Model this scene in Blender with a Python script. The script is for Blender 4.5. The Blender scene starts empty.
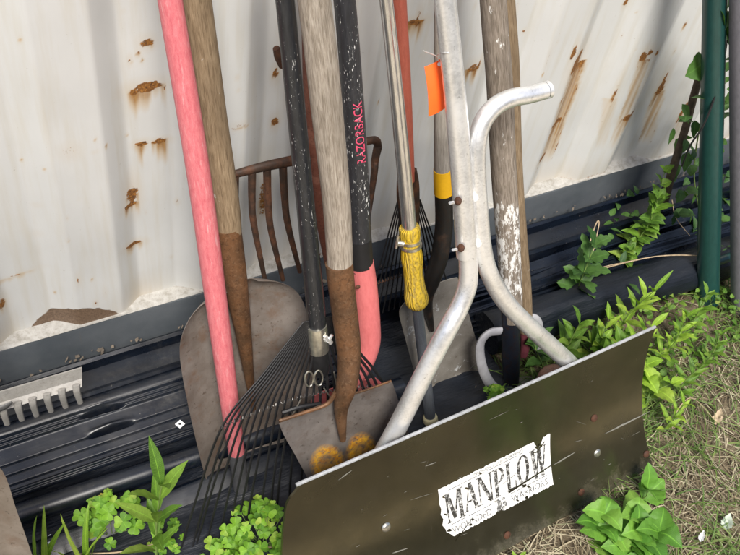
import bpy, math, random
import numpy as np
from mathutils import Vector, noise

random.seed(7)
rng = np.random.default_rng(7)
S = bpy.context.scene
COL = S.collection

# ------------------------------------------------------------------ camera
FOC, CAM_D, CAM_H = 892.0, 1.12, 1.64          # focal length in photo pixels, distance from the wall, eye height
CAM = Vector((0.0, -CAM_D, CAM_H))
_V = Vector((-161, 763, FOC)); _W = Vector((2010, -619, FOC))
_z = -_V.normalized(); _w = (_W - _z * _W.dot(_z)).normalized(); _n = _z.cross(_w)
RIGHT = Vector((_w.x, _n.x, _z.x)); DOWN = Vector((_w.y, _n.y, _z.y)); FWD = Vector((_w.z, _n.z, _z.z))
cd = bpy.data.cameras.new('camera'); cam = bpy.data.objects.new('camera', cd); COL.objects.link(cam)
cd.sensor_width = 36; cd.lens = 36 * FOC / 740; cd.clip_start = 0.02; cd.clip_end = 400
from mathutils import Matrix
cam.matrix_world = Matrix(((RIGHT.x, -DOWN.x, -FWD.x, CAM.x), (RIGHT.y, -DOWN.y, -FWD.y, CAM.y),
                           (RIGHT.z, -DOWN.z, -FWD.z, CAM.z), (0, 0, 0, 1)))
S.camera = cam

# ------------------------------------------------------------------ light
SUN = Vector((-0.20, -0.50, 0.83)).normalized()   # towards the sun
w = bpy.data.worlds.new('World'); S.world = w; w.use_nodes = True
nt = w.node_tree; nt.nodes.clear()
sky = nt.nodes.new('ShaderNodeTexSky'); sky.sky_type = 'NISHITA'; sky.sun_disc = False
sky.sun_elevation = math.asin(SUN.z); sky.sun_rotation = math.atan2(SUN.x, SUN.y)
sky.dust_density = 2.5; sky.air_density = 0.8
bg = nt.nodes.new('ShaderNodeBackground'); bg.inputs[1].default_value = 0.105
ow = nt.nodes.new('ShaderNodeOutputWorld')
nt.links.new(sky.outputs[0], bg.inputs[0]); nt.links.new(bg.outputs[0], ow.inputs[0])
sl = bpy.data.lights.new('sun', 'SUN'); sl.energy = 3.2; sl.angle = math.radians(18); sl.color = (1, .955, .88)
so = bpy.data.objects.new('sun', sl); COL.objects.link(so); so.location = (-3, -4, 6)
so.rotation_euler = SUN.to_track_quat('Z', 'Y').to_euler()
vs = S.view_settings
vs.view_transform = 'Standard'; vs.look = 'None'; vs.exposure = 0.72; vs.gamma = 1; vs.use_curve_mapping = False

# ------------------------------------------------------------------ where a point of the photo lies in the place
def ray(px, py): return RIGHT * (px - 370) + DOWN * (py - 277.5) + FWD * FOC
def plane(Yb, k=0.0):
    """a plane leaning against the wall: Y = Yb + k*z ; off moves it towards the viewer"""
    def f(px, py, off=0.0):
        r = ray(px, py); t = (Yb - off + k * CAM.z - CAM.y) / (r.y - k * r.z)
        return CAM + r * t
    f.n = Vector((0, -1, k)).normalized()
    return f
def ground(px, py, z=0.0):
    r = ray(px, py); return CAM + r * ((z - CAM.z) / r.z)
def depth(p): return (p - CAM).dot(FWD)
def proj(p):
    v = p - CAM; d = v.dot(FWD)
    return (370 + FOC * v.dot(RIGHT) / d, 277.5 + FOC * v.dot(DOWN) / d)

# ------------------------------------------------------------------ mesh kit
class MB:
    def __init__(s): s.v = []; s.f = []; s.t = []; s.m = []
    def add(s, vs_, fs, ts=None, ms=None):
        b = len(s.v); s.v += [Vector(v) for v in vs_]
        s.f += [tuple(i + b for i in f) for f in fs]
        s.t += ts if ts else [(0, 0, 0)] * len(vs_)
        s.m += ms if ms else [0.0] * len(vs_)
    def tube(s, path, radii, seg=20, cap=True, flat=1.0, ref=None, ph=0.0):
        n = len(path)
        if not hasattr(radii, '__len__'): radii = [radii] * n
        vs_, ts = [], []; L = 0
        T = [(path[min(i + 1, n - 1)] - path[max(i - 1, 0)]).normalized() for i in range(n)]
        u = ref or Vector((0, -1, 0))
        u = (u - T[0] * u.dot(T[0]))
        if u.length < 1e-4: u = T[0].orthogonal()
        u.normalize()
        for i in range(n):
            if i: L += (path[i] - path[i - 1]).length
            u = (u - T[i] * u.dot(T[i])).normalized(); b = T[i].cross(u)
            for j in range(seg):
                a = 2 * math.pi * j / seg + ph
                vs_.append(path[i] + u * (math.cos(a) * radii[i] * flat) + b * (math.sin(a) * radii[i]))
                ts.append((math.cos(a), math.sin(a), L))
        fs = []
        for i in range(n - 1):
            for j in range(seg):
                k = (j + 1) % seg
                fs.append((i * seg + j, (i + 1) * seg + j, (i + 1) * seg + k, i * seg + k))
        if cap:
            for i, sg in ((0, -1), (n - 1, 1)):
                c = len(vs_); vs_.append(path[i] + T[i] * sg * radii[i] * .15); ts.append((0, 0, 0 if i == 0 else L))
                for j in range(seg):
                    k = (j + 1) % seg
                    fs.append((c, i * seg + j, i * seg + k) if sg < 0 else (c, i * seg + k, i * seg + j))
        s.add(vs_, fs, ts)
        return s
    def grid(s, P, thick=0.0, nrm=None, mask=None, tco=None):
        """P: rows of points; a closed shell of the given thickness behind the face"""
        nv, nu = len(P), len(P[0])
        pts = [p for r in P for p in r]
        ts = tco if tco else [(u / (nu - 1), v / (nv - 1), 0) for v in range(nv) for u in range(nu)]
        ms = mask if mask else [0.0] * len(pts)
        F_ = [(v * nu + u, v * nu + u + 1, (v + 1) * nu + u + 1, (v + 1) * nu + u) for v in range(nv - 1) for u in range(nu - 1)]
        if thick:
            o = len(pts)
            pts = pts + [p - nrm * thick for p in pts]; ts = ts + ts; ms = ms + ms
            B = [tuple(o + i for i in reversed(f)) for f in F_]
            rim = [u for u in range(nu)] + [v * nu + nu - 1 for v in range(1, nv)] + \
                  [(nv - 1) * nu + u for u in range(nu - 2, -1, -1)] + [v * nu for v in range(nv - 2, 0, -1)]
            R_ = [(rim[i], o + rim[i], o + rim[(i + 1) % len(rim)], rim[(i + 1) % len(rim)]) for i in range(len(rim))]
            F_ = F_ + B + R_
        s.add(pts, F_, ts, ms)
        return s
    def box(s, c, ax, ay, az):
        """a box from its centre and three half-axis vectors"""
        c = Vector(c); vs_ = [c + ax * i + ay * j + az * k for i in (-1, 1) for j in (-1, 1) for k in (-1, 1)]
        s.add(vs_, [(0, 1, 3, 2), (4, 6, 7, 5), (0, 4, 5, 1), (2, 3, 7, 6), (0, 2, 6, 4), (1, 5, 7, 3)])
        return s
    def ball(s, c, r, nrm=None, squash=1.0, seg=14, rings=8):
        c = Vector(c); nrm = (nrm or Vector((0, 0, 1))).normalized(); a = nrm.orthogonal().normalized(); b = nrm.cross(a)
        path = []
        vs_, fs = [], []
        for i in range(rings + 1):
            th = math.pi * i / rings
            for j in range(seg):
                ph = 2 * math.pi * j / seg
                vs_.append(c + nrm * (math.cos(th) * r * squash) + (a * math.cos(ph) + b * math.sin(ph)) * (math.sin(th) * r))
        for i in range(rings):
            for j in range(seg):
                k = (j + 1) % seg
                fs.append((i * seg + j, (i + 1) * seg + j, (i + 1) * seg + k, i * seg + k))
        s.add(vs_, fs); return s
    def ext(s, prof, xs, frame):
        """sweep a closed (y,z) profile along x; frame(x) -> (dy, dz)"""
        n = len(prof); vs_, ts = [], []
        for x in xs:
            dy, dz = frame(x)
            for i, (y, z) in enumerate(prof):
                vs_.append((x, y + dy, z + dz)); ts.append((y, z, x))
        fs = [(i * n + j, (i + 1) * n + j, (i + 1) * n + (j + 1) % n, i * n + (j + 1) % n) for i in range(len(xs) - 1) for j in range(n)]
        fs.append(tuple(range(n))); fs.append(tuple(reversed([(len(xs) - 1) * n + j for j in range(n)])))
        s.add(vs_, fs, ts); return s
    def build(s, name, mat, parent=None, smooth=True, angle=40):
        o0 = parent
        base = Vector((0, 0, 0))
        q = parent
        while q is not None: base += q.location; q = q.parent
        me = bpy.data.meshes.new(name)
        me.from_pydata([v - base for v in s.v], [], s.f)
        me.materials.append(mat)
        at = me.attributes.new('tco', 'FLOAT_VECTOR', 'POINT')
        at.data.foreach_set('vector', np.array(s.t, dtype=np.float32).ravel())
        if any(s.m):
            at = me.attributes.new('mask', 'FLOAT', 'POINT'); at.data.foreach_set('value', np.array(s.m, dtype=np.float32))
        me.update()
        if smooth:
            me.polygons.foreach_set('use_smooth', [True] * len(me.polygons))
            try: me.set_sharp_from_angle(angle=math.radians(angle))
            except Exception: pass
        o = bpy.data.objects.new(name, me); COL.objects.link(o)
        if parent: o.parent = parent
        return o

def crom(pts, n=10):
    """Catmull-Rom through tuples/vectors"""
    P = [Vector(p) for p in pts]
    if len(P) < 3: return [P[0].lerp(P[-1], i / n) for i in range(n + 1)]
    P = [P[0] * 2 - P[1]] + P + [P[-1] * 2 - P[-2]]
    out = []
    for i in range(1, len(P) - 2):
        a, b, c, d = P[i - 1:i + 3]
        for k in range(n):
            t = k / n
            out.append((2 * b + (c - a) * t + (2 * a - 5 * b + 4 * c - d) * t * t + (3 * b - a - 3 * c + d) * t ** 3) * .5)
    out.append(P[-2]); return out
def tubepx(mb, pl, pts, n=8, seg=20, cap=True, flat=1.0, wob=0.0, lin=False):
    """tube through photo points (px, py, width_px[, off]) on a leaning plane"""
    q = []
    for p in pts:
        P = pl(p[0], p[1], p[3] if len(p) > 3 else 0)
        q.append(Vector((P.x, P.y, P.z, p[2] / 2 * depth(P) / FOC)))
    if lin:
        r = []
        for a, b in zip(q[:-1], q[1:]): r += [a.lerp(b, i / n) for i in range(n)]
        r.append(q[-1])
    else: r = crom(q, n)
    path = [v.to_3d() for v in r]
    if wob:
        path = [p + Vector((noise.noise(p * 6), noise.noise(p * 6 + Vector((5, 0, 0))), 0)) * wob for p in path]
    mb.tube(path, [max(v[3], 1e-4) for v in r], seg, cap, flat)
    return path
def empty(name, loc, label, cat, group=None):
    o = bpy.data.objects.new(name, None); COL.objects.link(o); o.location = loc
    o.empty_display_size = .05
    o['label'] = label; o['category'] = cat
    if group: o['group'] = group
    return o
def tag(o, label=None, cat=None, group=None, kind=None):
    if label: o['label'] = label
    if cat: o['category'] = cat
    if group: o['group'] = group
    if kind: o['kind'] = kind
    return o

# ------------------------------------------------------------------ materials
class MT:
    def __init__(s, name, rough=.6, metal=0.0, spec=.5):
        m = bpy.data.materials.new(name); m.use_nodes = True; s.m = m; s.nt = m.node_tree
        s.b = s.nt.nodes['Principled BSDF']; s.out = s.nt.nodes['Material Output']
        s.b.inputs['Roughness'].default_value = rough; s.b.inputs['Metallic'].default_value = metal
        s.b.inputs['Specular IOR Level'].default_value = spec
    def N(s, t, **kw):
        n = s.nt.nodes.new(t)
        for k, v in kw.items(): setattr(n, k, v)
        return n
    def L(s, a, b): s.nt.links.new(a, b)
    def co(s, src='obj', scale=(1, 1, 1)):
        if src == 'obj': o = s.N('ShaderNodeTexCoord').outputs['Object']
        else:
            a = s.N('ShaderNodeAttribute', attribute_name=src); o = a.outputs['Vector']
        mp = s.N('ShaderNodeMapping'); mp.inputs['Scale'].default_value = scale; s.L(o, mp.inputs['Vector'])
        return mp.outputs[0]
    def attr(s, name): return s.N('ShaderNodeAttribute', attribute_name=name).outputs['Fac']
    def noise(s, vec, scale, detail=6, rough=.6, dist=0.0):
        n = s.N('ShaderNodeTexNoise'); n.inputs['Scale'].default_value = scale; n.inputs['Detail'].default_value = detail
        n.inputs['Roughness'].default_value = rough; n.inputs['Distortion'].default_value = dist
        if vec: s.L(vec, n.inputs['Vector'])
        return n.outputs['Fac']
    def voro(s, vec, scale):
        n = s.N('ShaderNodeTexVoronoi'); n.inputs['Scale'].default_value = scale
        if vec: s.L(vec, n.inputs['Vector'])
        return n.outputs['Distance']
    def ramp(s, fac, stops, interp='LINEAR'):
        r = s.N('ShaderNodeValToRGB'); r.color_ramp.interpolation = interp
        e = r.color_ramp.elements
        while len(e) < len(stops): e.new(0.5)
        for el, (p, c) in zip(e, stops):
            el.position = p; el.color = (c, c, c, 1) if not hasattr(c, '__len__') else (*c, 1)
        s.L(fac, r.inputs[0]); return r.outputs[0]
    def step(s, fac, a, b):
        r = s.N('ShaderNodeMapRange'); r.inputs[1].default_value = a; r.inputs[2].default_value = b
        s.L(fac, r.inputs[0]); return r.outputs[0]
    def math(s, op, a, b=None):
        n = s.N('ShaderNodeMath', operation=op)
        for i, x in enumerate((a, b)):
            if x is None: continue
            if hasattr(x, 'is_linked'): s.L(x, n.inputs[i])
            else: n.inputs[i].default_value = x
        return n.outputs[0]
    def mix(s, fac, a, b, blend='MIX'):
        n = s.N('ShaderNodeMix', data_type='RGBA', blend_type=blend)
        for i, x in ((0, fac), (6, a), (7, b)):
            if hasattr(x, 'is_linked'): s.L(x, n.inputs[i])
            elif hasattr(x, '__len__'): n.inputs[i].default_value = (*x, 1)
            else: n.inputs[i].default_value = x
        return n.outputs[2]
    def color(s, c):
        if hasattr(c, 'is_linked'): s.L(c, s.b.inputs['Base Color'])
        else: s.b.inputs['Base Color'].default_value = (*c, 1)
    def set(s, name, x):
        if hasattr(x, 'is_linked'): s.L(x, s.b.inputs[name])
        else: s.b.inputs[name].default_value = x
    def bump(s, h, strength=.3, dist=.002):
        b = s.N('ShaderNodeBump'); b.inputs['Strength'].default_value = strength; b.inputs['Distance'].default_value = dist
        s.L(h, b.inputs['Height']); s.L(b.outputs[0], s.b.inputs['Normal'])

def m_wood(name, dark, mid, light, paint=None, soil=None):
    t = MT(name, .8, 0, .25)
    v = t.co('tco', (1, 1, 5)); n1 = t.noise(v, 7, 8, .65, .4)
    v2 = t.co('tco', (1, 1, 1.5)); n2 = t.noise(v2, 22, 5, .7)
    n3 = t.noise(t.co('tco', (.4, .4, 5)), 1.6, 3)
    f = t.math('ADD', t.math('MULTIPLY', n1, .55), t.math('MULTIPLY', n2, .45))
    c = t.ramp(f, [(.34, dark), (.47, mid), (.62, light)])
    c = t.mix(t.step(n3, .42, .7), c, t.mix(.5, c, dark))
    cr = t.step(t.noise(t.co('tco', (1, 1, .8)), 30, 3, .8), .64, .7)     # long checks in the grain
    c = t.mix(t.math('MULTIPLY', cr, .75), c, tuple(x * .35 for x in dark))
    if paint:
        pm = t.step(t.math('MULTIPLY', t.noise(t.co('tco', (1, 1, 14)), 2.6, 8, .75), t.attr('mask')), .50, .54)
        c = t.mix(pm, c, paint)
    if soil:
        pm = t.step(t.noise(t.co('obj'), 30, 6, .7), .66, .7); c = t.mix(pm, c, soil)
    t.color(c); t.bump(f, .5, .002); return t.m
def m_rust(name, base, rust, mixlo=.45, mixhi=.6, rough=.55, metal=.3, scale=14, light=None):
    t = MT(name, rough, metal, .4)
    v = t.co('obj'); a = t.noise(v, scale, 10, .65); b = t.noise(v, scale * 7, 4, .7); d = t.noise(v, 3.5, 4)
    c = t.mix(t.step(a, mixlo, mixhi), base, rust)
    c = t.mix(t.math('MULTIPLY', t.step(b, .52, .66), .75), c, tuple(x * .35 for x in rust))
    g = t.noise(v, scale * 11, 4, .75)
    if light:
        c = t.mix(t.math('MULTIPLY', t.step(d, .45, .7), .6), c, light); c = t.mix(t.math('MULTIPLY', t.step(g, .52, .72), .45), c, tuple(min(1, x * 1.4) for x in light))
    t.color(c); t.bump(b, .25, .0015)
    t.set('Roughness', t.ramp(a, [(.3, rough - .12), (.7, min(rough + .2, 1))])); return t.m
def m_paint(name, base, var, chip=None, chip_at=(.66, .69), chip_scale=(1, 1, 30), rough=.5, spec=.4, fine=None, metal=0.0, src='tco', vs=4.0):
    t = MT(name, rough, metal, spec)
    v = t.co(src, (1, 1, 14) if src == 'tco' else (10, 10, 10)); a = t.noise(v, vs, 8, .65)
    c = t.ramp(a, [(.33, var), (.6, base)])
    if fine:
        b = t.noise(v, vs * 7, 4, .7); c = t.mix(t.math('MULTIPLY', t.step(b, .5, .72), .7), c, fine)
    if chip:
        k = t.noise(t.co(src, chip_scale), 3.0, 6, .7); pz = t.noise(t.co(src, (1, 1, 9)), 1.3, 3, .6)
        k = t.math('ADD', k, t.math('MULTIPLY', t.math('SUBTRACT', pz, .5), .35)); c = t.mix(t.step(k, *chip_at), c, chip)
    t.color(c); t.bump(a, .1, .001); return t.m
def m_galv(name, tone=(.62, .63, .64), rough=.3):
    t = MT(name, rough, .75, .5)
    v = t.co('obj'); vor = t.N('ShaderNodeTexVoronoi'); vor.inputs['Scale'].default_value = 330; t.L(v, vor.inputs['Vector'])
    sp = t.N('ShaderNodeSeparateColor'); t.L(vor.outputs['Color'], sp.inputs[0])
    a = t.noise(v, 14, 8, .7); b = t.noise(v, 120, 4, .7)
    c = t.ramp(t.math('ADD', t.math('MULTIPLY', sp.outputs[0], .12), t.math('MULTIPLY', a, .88)),
               [(.3, tuple(x * .72 for x in tone)), (.55, tone), (.75, (.88, .88, .86))])
    c = t.mix(t.math('MULTIPLY', t.step(b, .62, .74), .6), c, (.2, .19, .17))
    t.color(c); t.set('Roughness', t.ramp(a, [(.3, rough), (.7, rough + .22)])); t.bump(b, .12, .001); return t.m
def m_leaf(name, dark, light, edge=None, rough=.45, vein=.5, trans=.3):
    t = MT(name, rough, 0, .35)
    g = t.N('ShaderNodeNewGeometry'); r = g.outputs['Random Per Island']
    c = t.ramp(r, [(0, dark), (.75, light)] + ([(1, edge)] if edge else []))
    a = t.noise(t.co('obj'), 90, 4, .6); c = t.mix(t.math('MULTIPLY', t.step(a, .4, .7), .35), c, tuple(x * .55 for x in dark))
    sx = t.N('ShaderNodeSeparateXYZ'); at = t.N('ShaderNodeAttribute', attribute_name='tco'); t.L(at.outputs['Vector'], sx.inputs[0])
    u = t.math('ABSOLUTE', sx.outputs[0])
    mid = t.step(u, .09, .02)
    wv = t.N('ShaderNodeTexWave'); wv.inputs['Scale'].default_value = 1.0; wv.bands_direction = 'Y'
    cmb = t.N('ShaderNodeCombineXYZ'); t.L(t.math('SUBTRACT', t.math('MULTIPLY', sx.outputs[1], 3.2), t.math('MULTIPLY', u, .9)), cmb.inputs[1]); t.L(cmb.outputs[0], wv.inputs[0])
    vn = t.math('MULTIPLY', t.step(wv.outputs['Fac'], .82, 1.0), .5)
    vv = t.math('MULTIPLY', t.math('MAXIMUM', mid, vn), vein)
    c = t.mix(vv, c, tuple(min(1, x * 1.9) for x in light))
    t.color(c); t.bump(wv.outputs['Fac'], .25, .001)
    tr = t.N('ShaderNodeBsdfTranslucent'); t.L(t.mix(1.0, c, (1.0, 1.25, .45), 'MULTIPLY'), tr.inputs[0])
    ms = t.N('ShaderNodeMixShader'); ms.inputs[0].default_value = trans
    t.L(t.b.outputs[0], ms.inputs[1]); t.L(tr.outputs[0], ms.inputs[2]); t.L(ms.outputs[0], t.out.inputs[0])
    return t.m
def m_plain(name, c, rough=.6, metal=0.0, var=.25, scale=60, spec=.4):
    t = MT(name, rough, metal, spec); a = t.noise(t.co('obj'), scale, 6, .65)
    t.color(t.ramp(a, [(.3, tuple(x * (1 - var) for x in c)), (.7, tuple(min(1, x * (1 + var)) for x in c))])); t.bump(a, .1, .001); return t.m

M = {}
M['wood_shovel'] = m_wood('weathered_brown_wood', (.075, .05, .03), (.19, .135, .08), (.30, .225, .145), soil=(.38, .36, .32))
M['wood_grey'] = m_wood('weathered_grey_wood', (.10, .082, .062), (.25, .21, .165), (.42, .375, .315))
M['wood_paint'] = m_wood('paint_splashed_wood', (.07, .056, .043), (.20, .165, .13), (.36, .31, .26), paint=(.72, .71, .68))
M['wood_pale'] = m_wood('pale_grey_wood', (.14, .12, .10), (.27, .245, .21), (.40, .37, .33))
M['wood_red'] = m_paint('faded_red_wood', (.46, .115, .075), (.36, .08, .05), rough=.6, fine=(.50, .22, .15))
M['pink'] = m_paint('faded_pink_paint', (.58, .16, .175), (.47, .09, .11), chip=(.60, .34, .34), chip_at=(.57, .78), chip_scale=(1.6, 1.6, 12), rough=.5, fine=(.60, .27, .28))
M['pink_socket'] = m_paint('pink_enamel', (.62, .17, .17), (.54, .13, .13), chip=(.30, .10, .07), chip_at=(.70, .73), chip_scale=(2, 2, 40), rough=.4, fine=(.55, .16, .15))
M['rust_brown'] = m_rust('rusty_brown_steel', (.10, .055, .03), (.165, .078, .034), .4, .6, .5, .35, 18, (.20, .13, .08))
M['rust_dark'] = m_rust('dark_rusty_iron', (.045, .028, .02), (.13, .055, .028), .45, .65, .6, .25, 30)
M['rust_bolt'] = m_rust('rusty_bolt', (.055, .026, .016), (.10, .04, .02), .4, .6, .75, .1, 120)
M['black_fibre'] = m_paint('scuffed_black_fibreglass', (.016, .017, .02), (.028, .029, .034), chip=(.68, .68, .66), chip_at=(.63, .65), chip_scale=(2.6, 2.6, 34), rough=.36, spec=.5)
M['black_handle'] = m_paint('black_painted_wood', (.014, .015, .017), (.026, .027, .030), chip=(.60, .60, .58), chip_at=(.65, .67), chip_scale=(2.6, 2.6, 30), rough=.33, spec=.5)
M['black_metal'] = m_plain('black_painted_steel', (.009, .009, .010), .5, .0, .4, 40, .5)
M['chrome'] = m_plain('bright_zinc', (.62, .60, .52), .28, .9, .25, 90)
M['galv'] = m_galv('galvanized_steel_tube', (.90, .90, .89), .27)
M['steel_pole'] = m_paint('worn_steel_pole', (.78, .77, .76), (.58, .58, .58), rough=.22, metal=.9, fine=(.22, .21, .20))
M['yellow'] = m_plain('yellow_plastic', (.72, .40, .01), .45, 0, .12, 40)
M['orange_tag'] = m_plain('orange_card', (.95, .13, .015), .6, 0, .06, 30)
M['grey_plastic'] = m_plain('grey_plastic', (.34, .34, .36), .5, 0, .15, 40)
M['maroon'] = m_plain('maroon_paint', (.10, .025, .035), .45, 0, .3, 60)
M['green_paint'] = m_paint('green_paint', (.012, .055, .050), (.009, .042, .039), chip=(.05, .16, .13), chip_at=(.72, .75), rough=.3, spec=.55)
M['grey_pole'] = m_paint('dull_grey_coating', (.17, .165, .185), (.13, .128, .145), chip=(.34, .34, .34), chip_at=(.70, .74), chip_scale=(2, 2, 40), rough=.6)
M['white_paint'] = m_plain('white_paint_daub', (.74, .73, .70), .6, 0, .12, 60)
M['pink_ink'] = m_plain('pink_ink', (.62, .07, .14), .6, 0, .3, 300)
M['washer'] = m_plain('white_plastic_washer', (.72, .73, .75), .5, 0, .08, 60)
M['dark_hole'] = m_plain('dark_nail_and_bore_shade', (.02, .02, .022), .6, .2, .3, 60)
M['twig'] = m_plain('dry_twig', (.34, .26, .17), .8, 0, .35, 70)
M['stick'] = m_plain('brown_bark', (.085, .062, .045), .85, 0, .4, 70)
M['stem'] = m_plain('green_stem', (.16, .24, .06), .55, 0, .25, 60)
M['stem_red'] = m_plain('reddish_stem', (.17, .10, .05), .55, 0, .25, 60)
M['dry_leaf'] = m_plain('dry_leaf', (.42, .33, .22), .8, 0, .3, 60)
M['pale_leaf'] = m_plain('crumpled_grey_green_leaf', (.38, .44, .36), .8, 0, .3, 70)
M['leaf_mid'] = m_leaf('mid_green_leaf', (.06, .135, .022), (.16, .30, .035), (.26, .33, .07))
M['leaf_bright'] = m_leaf('bright_green_leaf', (.13, .26, .025), (.30, .46, .05), (.38, .46, .09))
M['leaf_clover'] = m_leaf('clover_leaf', (.075, .20, .018), (.23, .44, .04), (.34, .46, .07), vein=.25, trans=.35)
M['leaf_dark'] = m_leaf('dark_green_leaf', (.028, .080, .02), (.08, .17, .038), vein=.35)
M['leaf_yellow'] = m_leaf('yellowing_leaf', (.55, .48, .06), (.66, .58, .12), vein=.2)
M['leaf_broad'] = m_leaf('broad_green_leaf', (.07, .19, .025), (.16, .35, .045), (.24, .38, .07), vein=.45)

# ------------------------------------------------------------------ ground
def ground_h(x, y):
    return .010 * noise.noise(Vector((x * 5, y * 5, 0))) + .006 * noise.noise(Vector((x * 17, y * 17, 3))) - .004
t = MT('soil_and_thatch', .95, 0, .15)
v = t.co('obj'); a = t.noise(v, 9, 8, .65); b = t.noise(v, 70, 6, .75); st = t.noise(t.co('obj', (30, 160, 30)), 3, 6, .7, 1.2)
c = t.ramp(a, [(.35, (.045, .034, .022)), (.5, (.11, .085, .055)), (.68, (.20, .165, .11))])
c = t.mix(t.step(b, .5, .7), c, (.27, .225, .15)); c = t.mix(t.math('MULTIPLY', t.step(st, .55, .65), .6), c, (.36, .31, .21))
sx = t.N('ShaderNodeSeparateXYZ'); t.L(t.co('obj'), sx.inputs[0])
gr = t.ramp(t.noise(t.co('obj'), 40, 6, .7), [(.3, (.50, .42, .29)), (.7, (.66, .57, .43))])
c = t.mix(t.step(t.math('ADD', sx.outputs[1], t.math('MULTIPLY', t.noise(t.co('obj'), 2, 4), .6)), -.88, -1.02), c, gr)   # pale gravel out of view, added for the plow blade to reflect
t.color(c); t.bump(b, .9, .008); M['soil'] = t.m
mb = MB()
xs = list(np.linspace(-.9, 2.9, 150)); ys = list(np.linspace(-1.9, .25, 100))
mb.grid([[Vector((x, y, ground_h(x, y) if -.88 < x < 2.88 and -1.88 < y < .23 else -.02)) for x in xs] for y in ys])
g_in = mb
big = 60
ring = [(-.9, -1.9), (2.9, -1.9), (2.9, .25), (-.9, .25)]
out = [(-big, -big), (big, -big), (big, big), (-big, big)]
mb.add([(x, y, -.02) for x, y in ring] + [(x, y, -.02) for x, y in out], [(i, 4 + i, 4 + (i + 1) % 4, (i + 1) % 4)[::-1] for i in range(4)])
o = mb.build('ground', M['soil']); tag(o, 'bare soil with dead grass and weeds in front of the container', 'ground', kind='structure')

mb = MB()   # unseen dark bank, added to darken what the plow blade reflects
mb.grid([[Vector((x, -8 - 3 * q + .8 * noise.noise(Vector((x * .2, q, 0))), -.3 + 6.0 * math.sin(q * 1.57) + .8 * noise.noise(Vector((x * .35, q * 3, 5))))) for x in np.linspace(-45, 45, 90)] for q in np.linspace(0, 1, 12)])
tag(mb.build('reflected_bank', m_plain('dark_reflected_bank', (.03, .045, .015), .95, 0, .5, 3)), 'unseen dark bank added behind the camera for the plow blade to reflect', 'reflected_bank', kind='structure')

# ------------------------------------------------------------------ shipping container
PITCH, X_IN, DEEP, RAIL = .2475, .325, .026, .183
def corr(x):
    """depth of the corrugated sheet: 0 on the outer flats, DEEP on the inner ones"""
    p = ((x - X_IN) / PITCH + .5) % 1.0 - .5; a = abs(p)
    lo, hi = .15, .33
    q = min(1, max(0, (hi - a) / (hi - lo)))
    q = q * q * (3 - 2 * q) * .2 + q * .8
    return DEEP * q
corrv = np.vectorize(corr)
def vnoise1(x, seed, f):
    r = np.random.default_rng(seed).random(4096); u = x * f + 1000; i = np.floor(u).astype(int); fr = u - i; fr = fr * fr * (3 - 2 * fr)
    return r[i % 4096] * (1 - fr) + r[(i + 1) % 4096] * fr
def vnoise2(x, z, seed, f):
    r = np.random.default_rng(seed).random((256, 256)); u = x * f + 500; v_ = z * f + 500
    i = np.floor(u).astype(int); j = np.floor(v_).astype(int); fu = u - i; fv = v_ - j; fu = fu * fu * (3 - 2 * fu); fv = fv * fv * (3 - 2 * fv)
    g = lambda a_, b_: r[a_ % 256, b_ % 256]
    return (g(i, j) * (1 - fu) + g(i + 1, j) * fu) * (1 - fv) + (g(i, j + 1) * (1 - fu) + g(i + 1, j + 1) * fu) * fv
WALL = plane(0.0)
cont = empty('shipping_container', (1.2, 0, 0), 'off white corrugated steel shipping container with rust streaks behind the tools', 'container')
xs = np.arange(-.55, 2.95, .0042); zs = np.concatenate([np.arange(RAIL, 1.02, .0045), [1.05, 1.2, 1.6, 2.0, 2.45]])
X, Z = np.meshgrid(xs, zs)
dent = (vnoise2(X, Z, 5, 3.0) - .5) * .006 + (vnoise2(X, Z, 6, 9.0) - .5) * .0022
Y = corrv(xs)[None, :] + dent * np.clip((Z - RAIL) / .08, 0, 1)
fray = vnoise2(X, Z, 11, 160) * .6 + vnoise2(X, Z, 12, 70) * .4
fr2 = vnoise2(X, Z, 13, 28)
rust = np.zeros_like(X); stain = np.zeros_like(X)
def mark(px, py, wpx, hpx, drip=0.0, k=1.0, st=.8, tilt=0.0, streaks=220):
    """a rust scab px wide and hpx tall at a photo point of the wall, with runs below it"""
    global rust, stain
    p = WALL(px, py); s_ = depth(p) / FOC
    wx, hz = wpx * s_ * 1.2, hpx * s_ * 1.5; dz = drip * s_ * 1.25
    dx = X - p.x; z0 = Z - (p.z + tilt * dx)
    e = np.clip(1.35 - np.sqrt((dx / (wx / 2)) ** 2 + (z0 / (hz / 2)) ** 2), 0, 1)
    r_ = np.clip((e * 1.2 + fray * 1.1 - .85) * 1.5, 0, 1) * k
    stain = np.maximum(stain, np.clip(1.5 - np.sqrt((dx / (wx * .7)) ** 2 + (z0 / (hz * .9)) ** 2), 0, 1) * .30 * st * k)
    rust = np.maximum(rust, r_)
    if dz:
        col = vnoise1(X - .05 * (Z - p.z), int(px * 7 + py), streaks); inx = np.clip((1 - np.abs(dx) / (wx / 2)) * 4, 0, 1)
        ln = dz * (.35 + 1.1 * col)
        dr = np.clip(1 - (-z0) / ln, 0, 1) * (z0 < 0) * inx
        stain = np.maximum(stain, np.clip(dr * (.55 + 1.1 * col), 0, 1) * min(1, st * 1.25))
        rust = np.maximum(rust, np.clip((dr - .55) * 2, 0, 1) * (col > .55) * k * .8)
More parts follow.
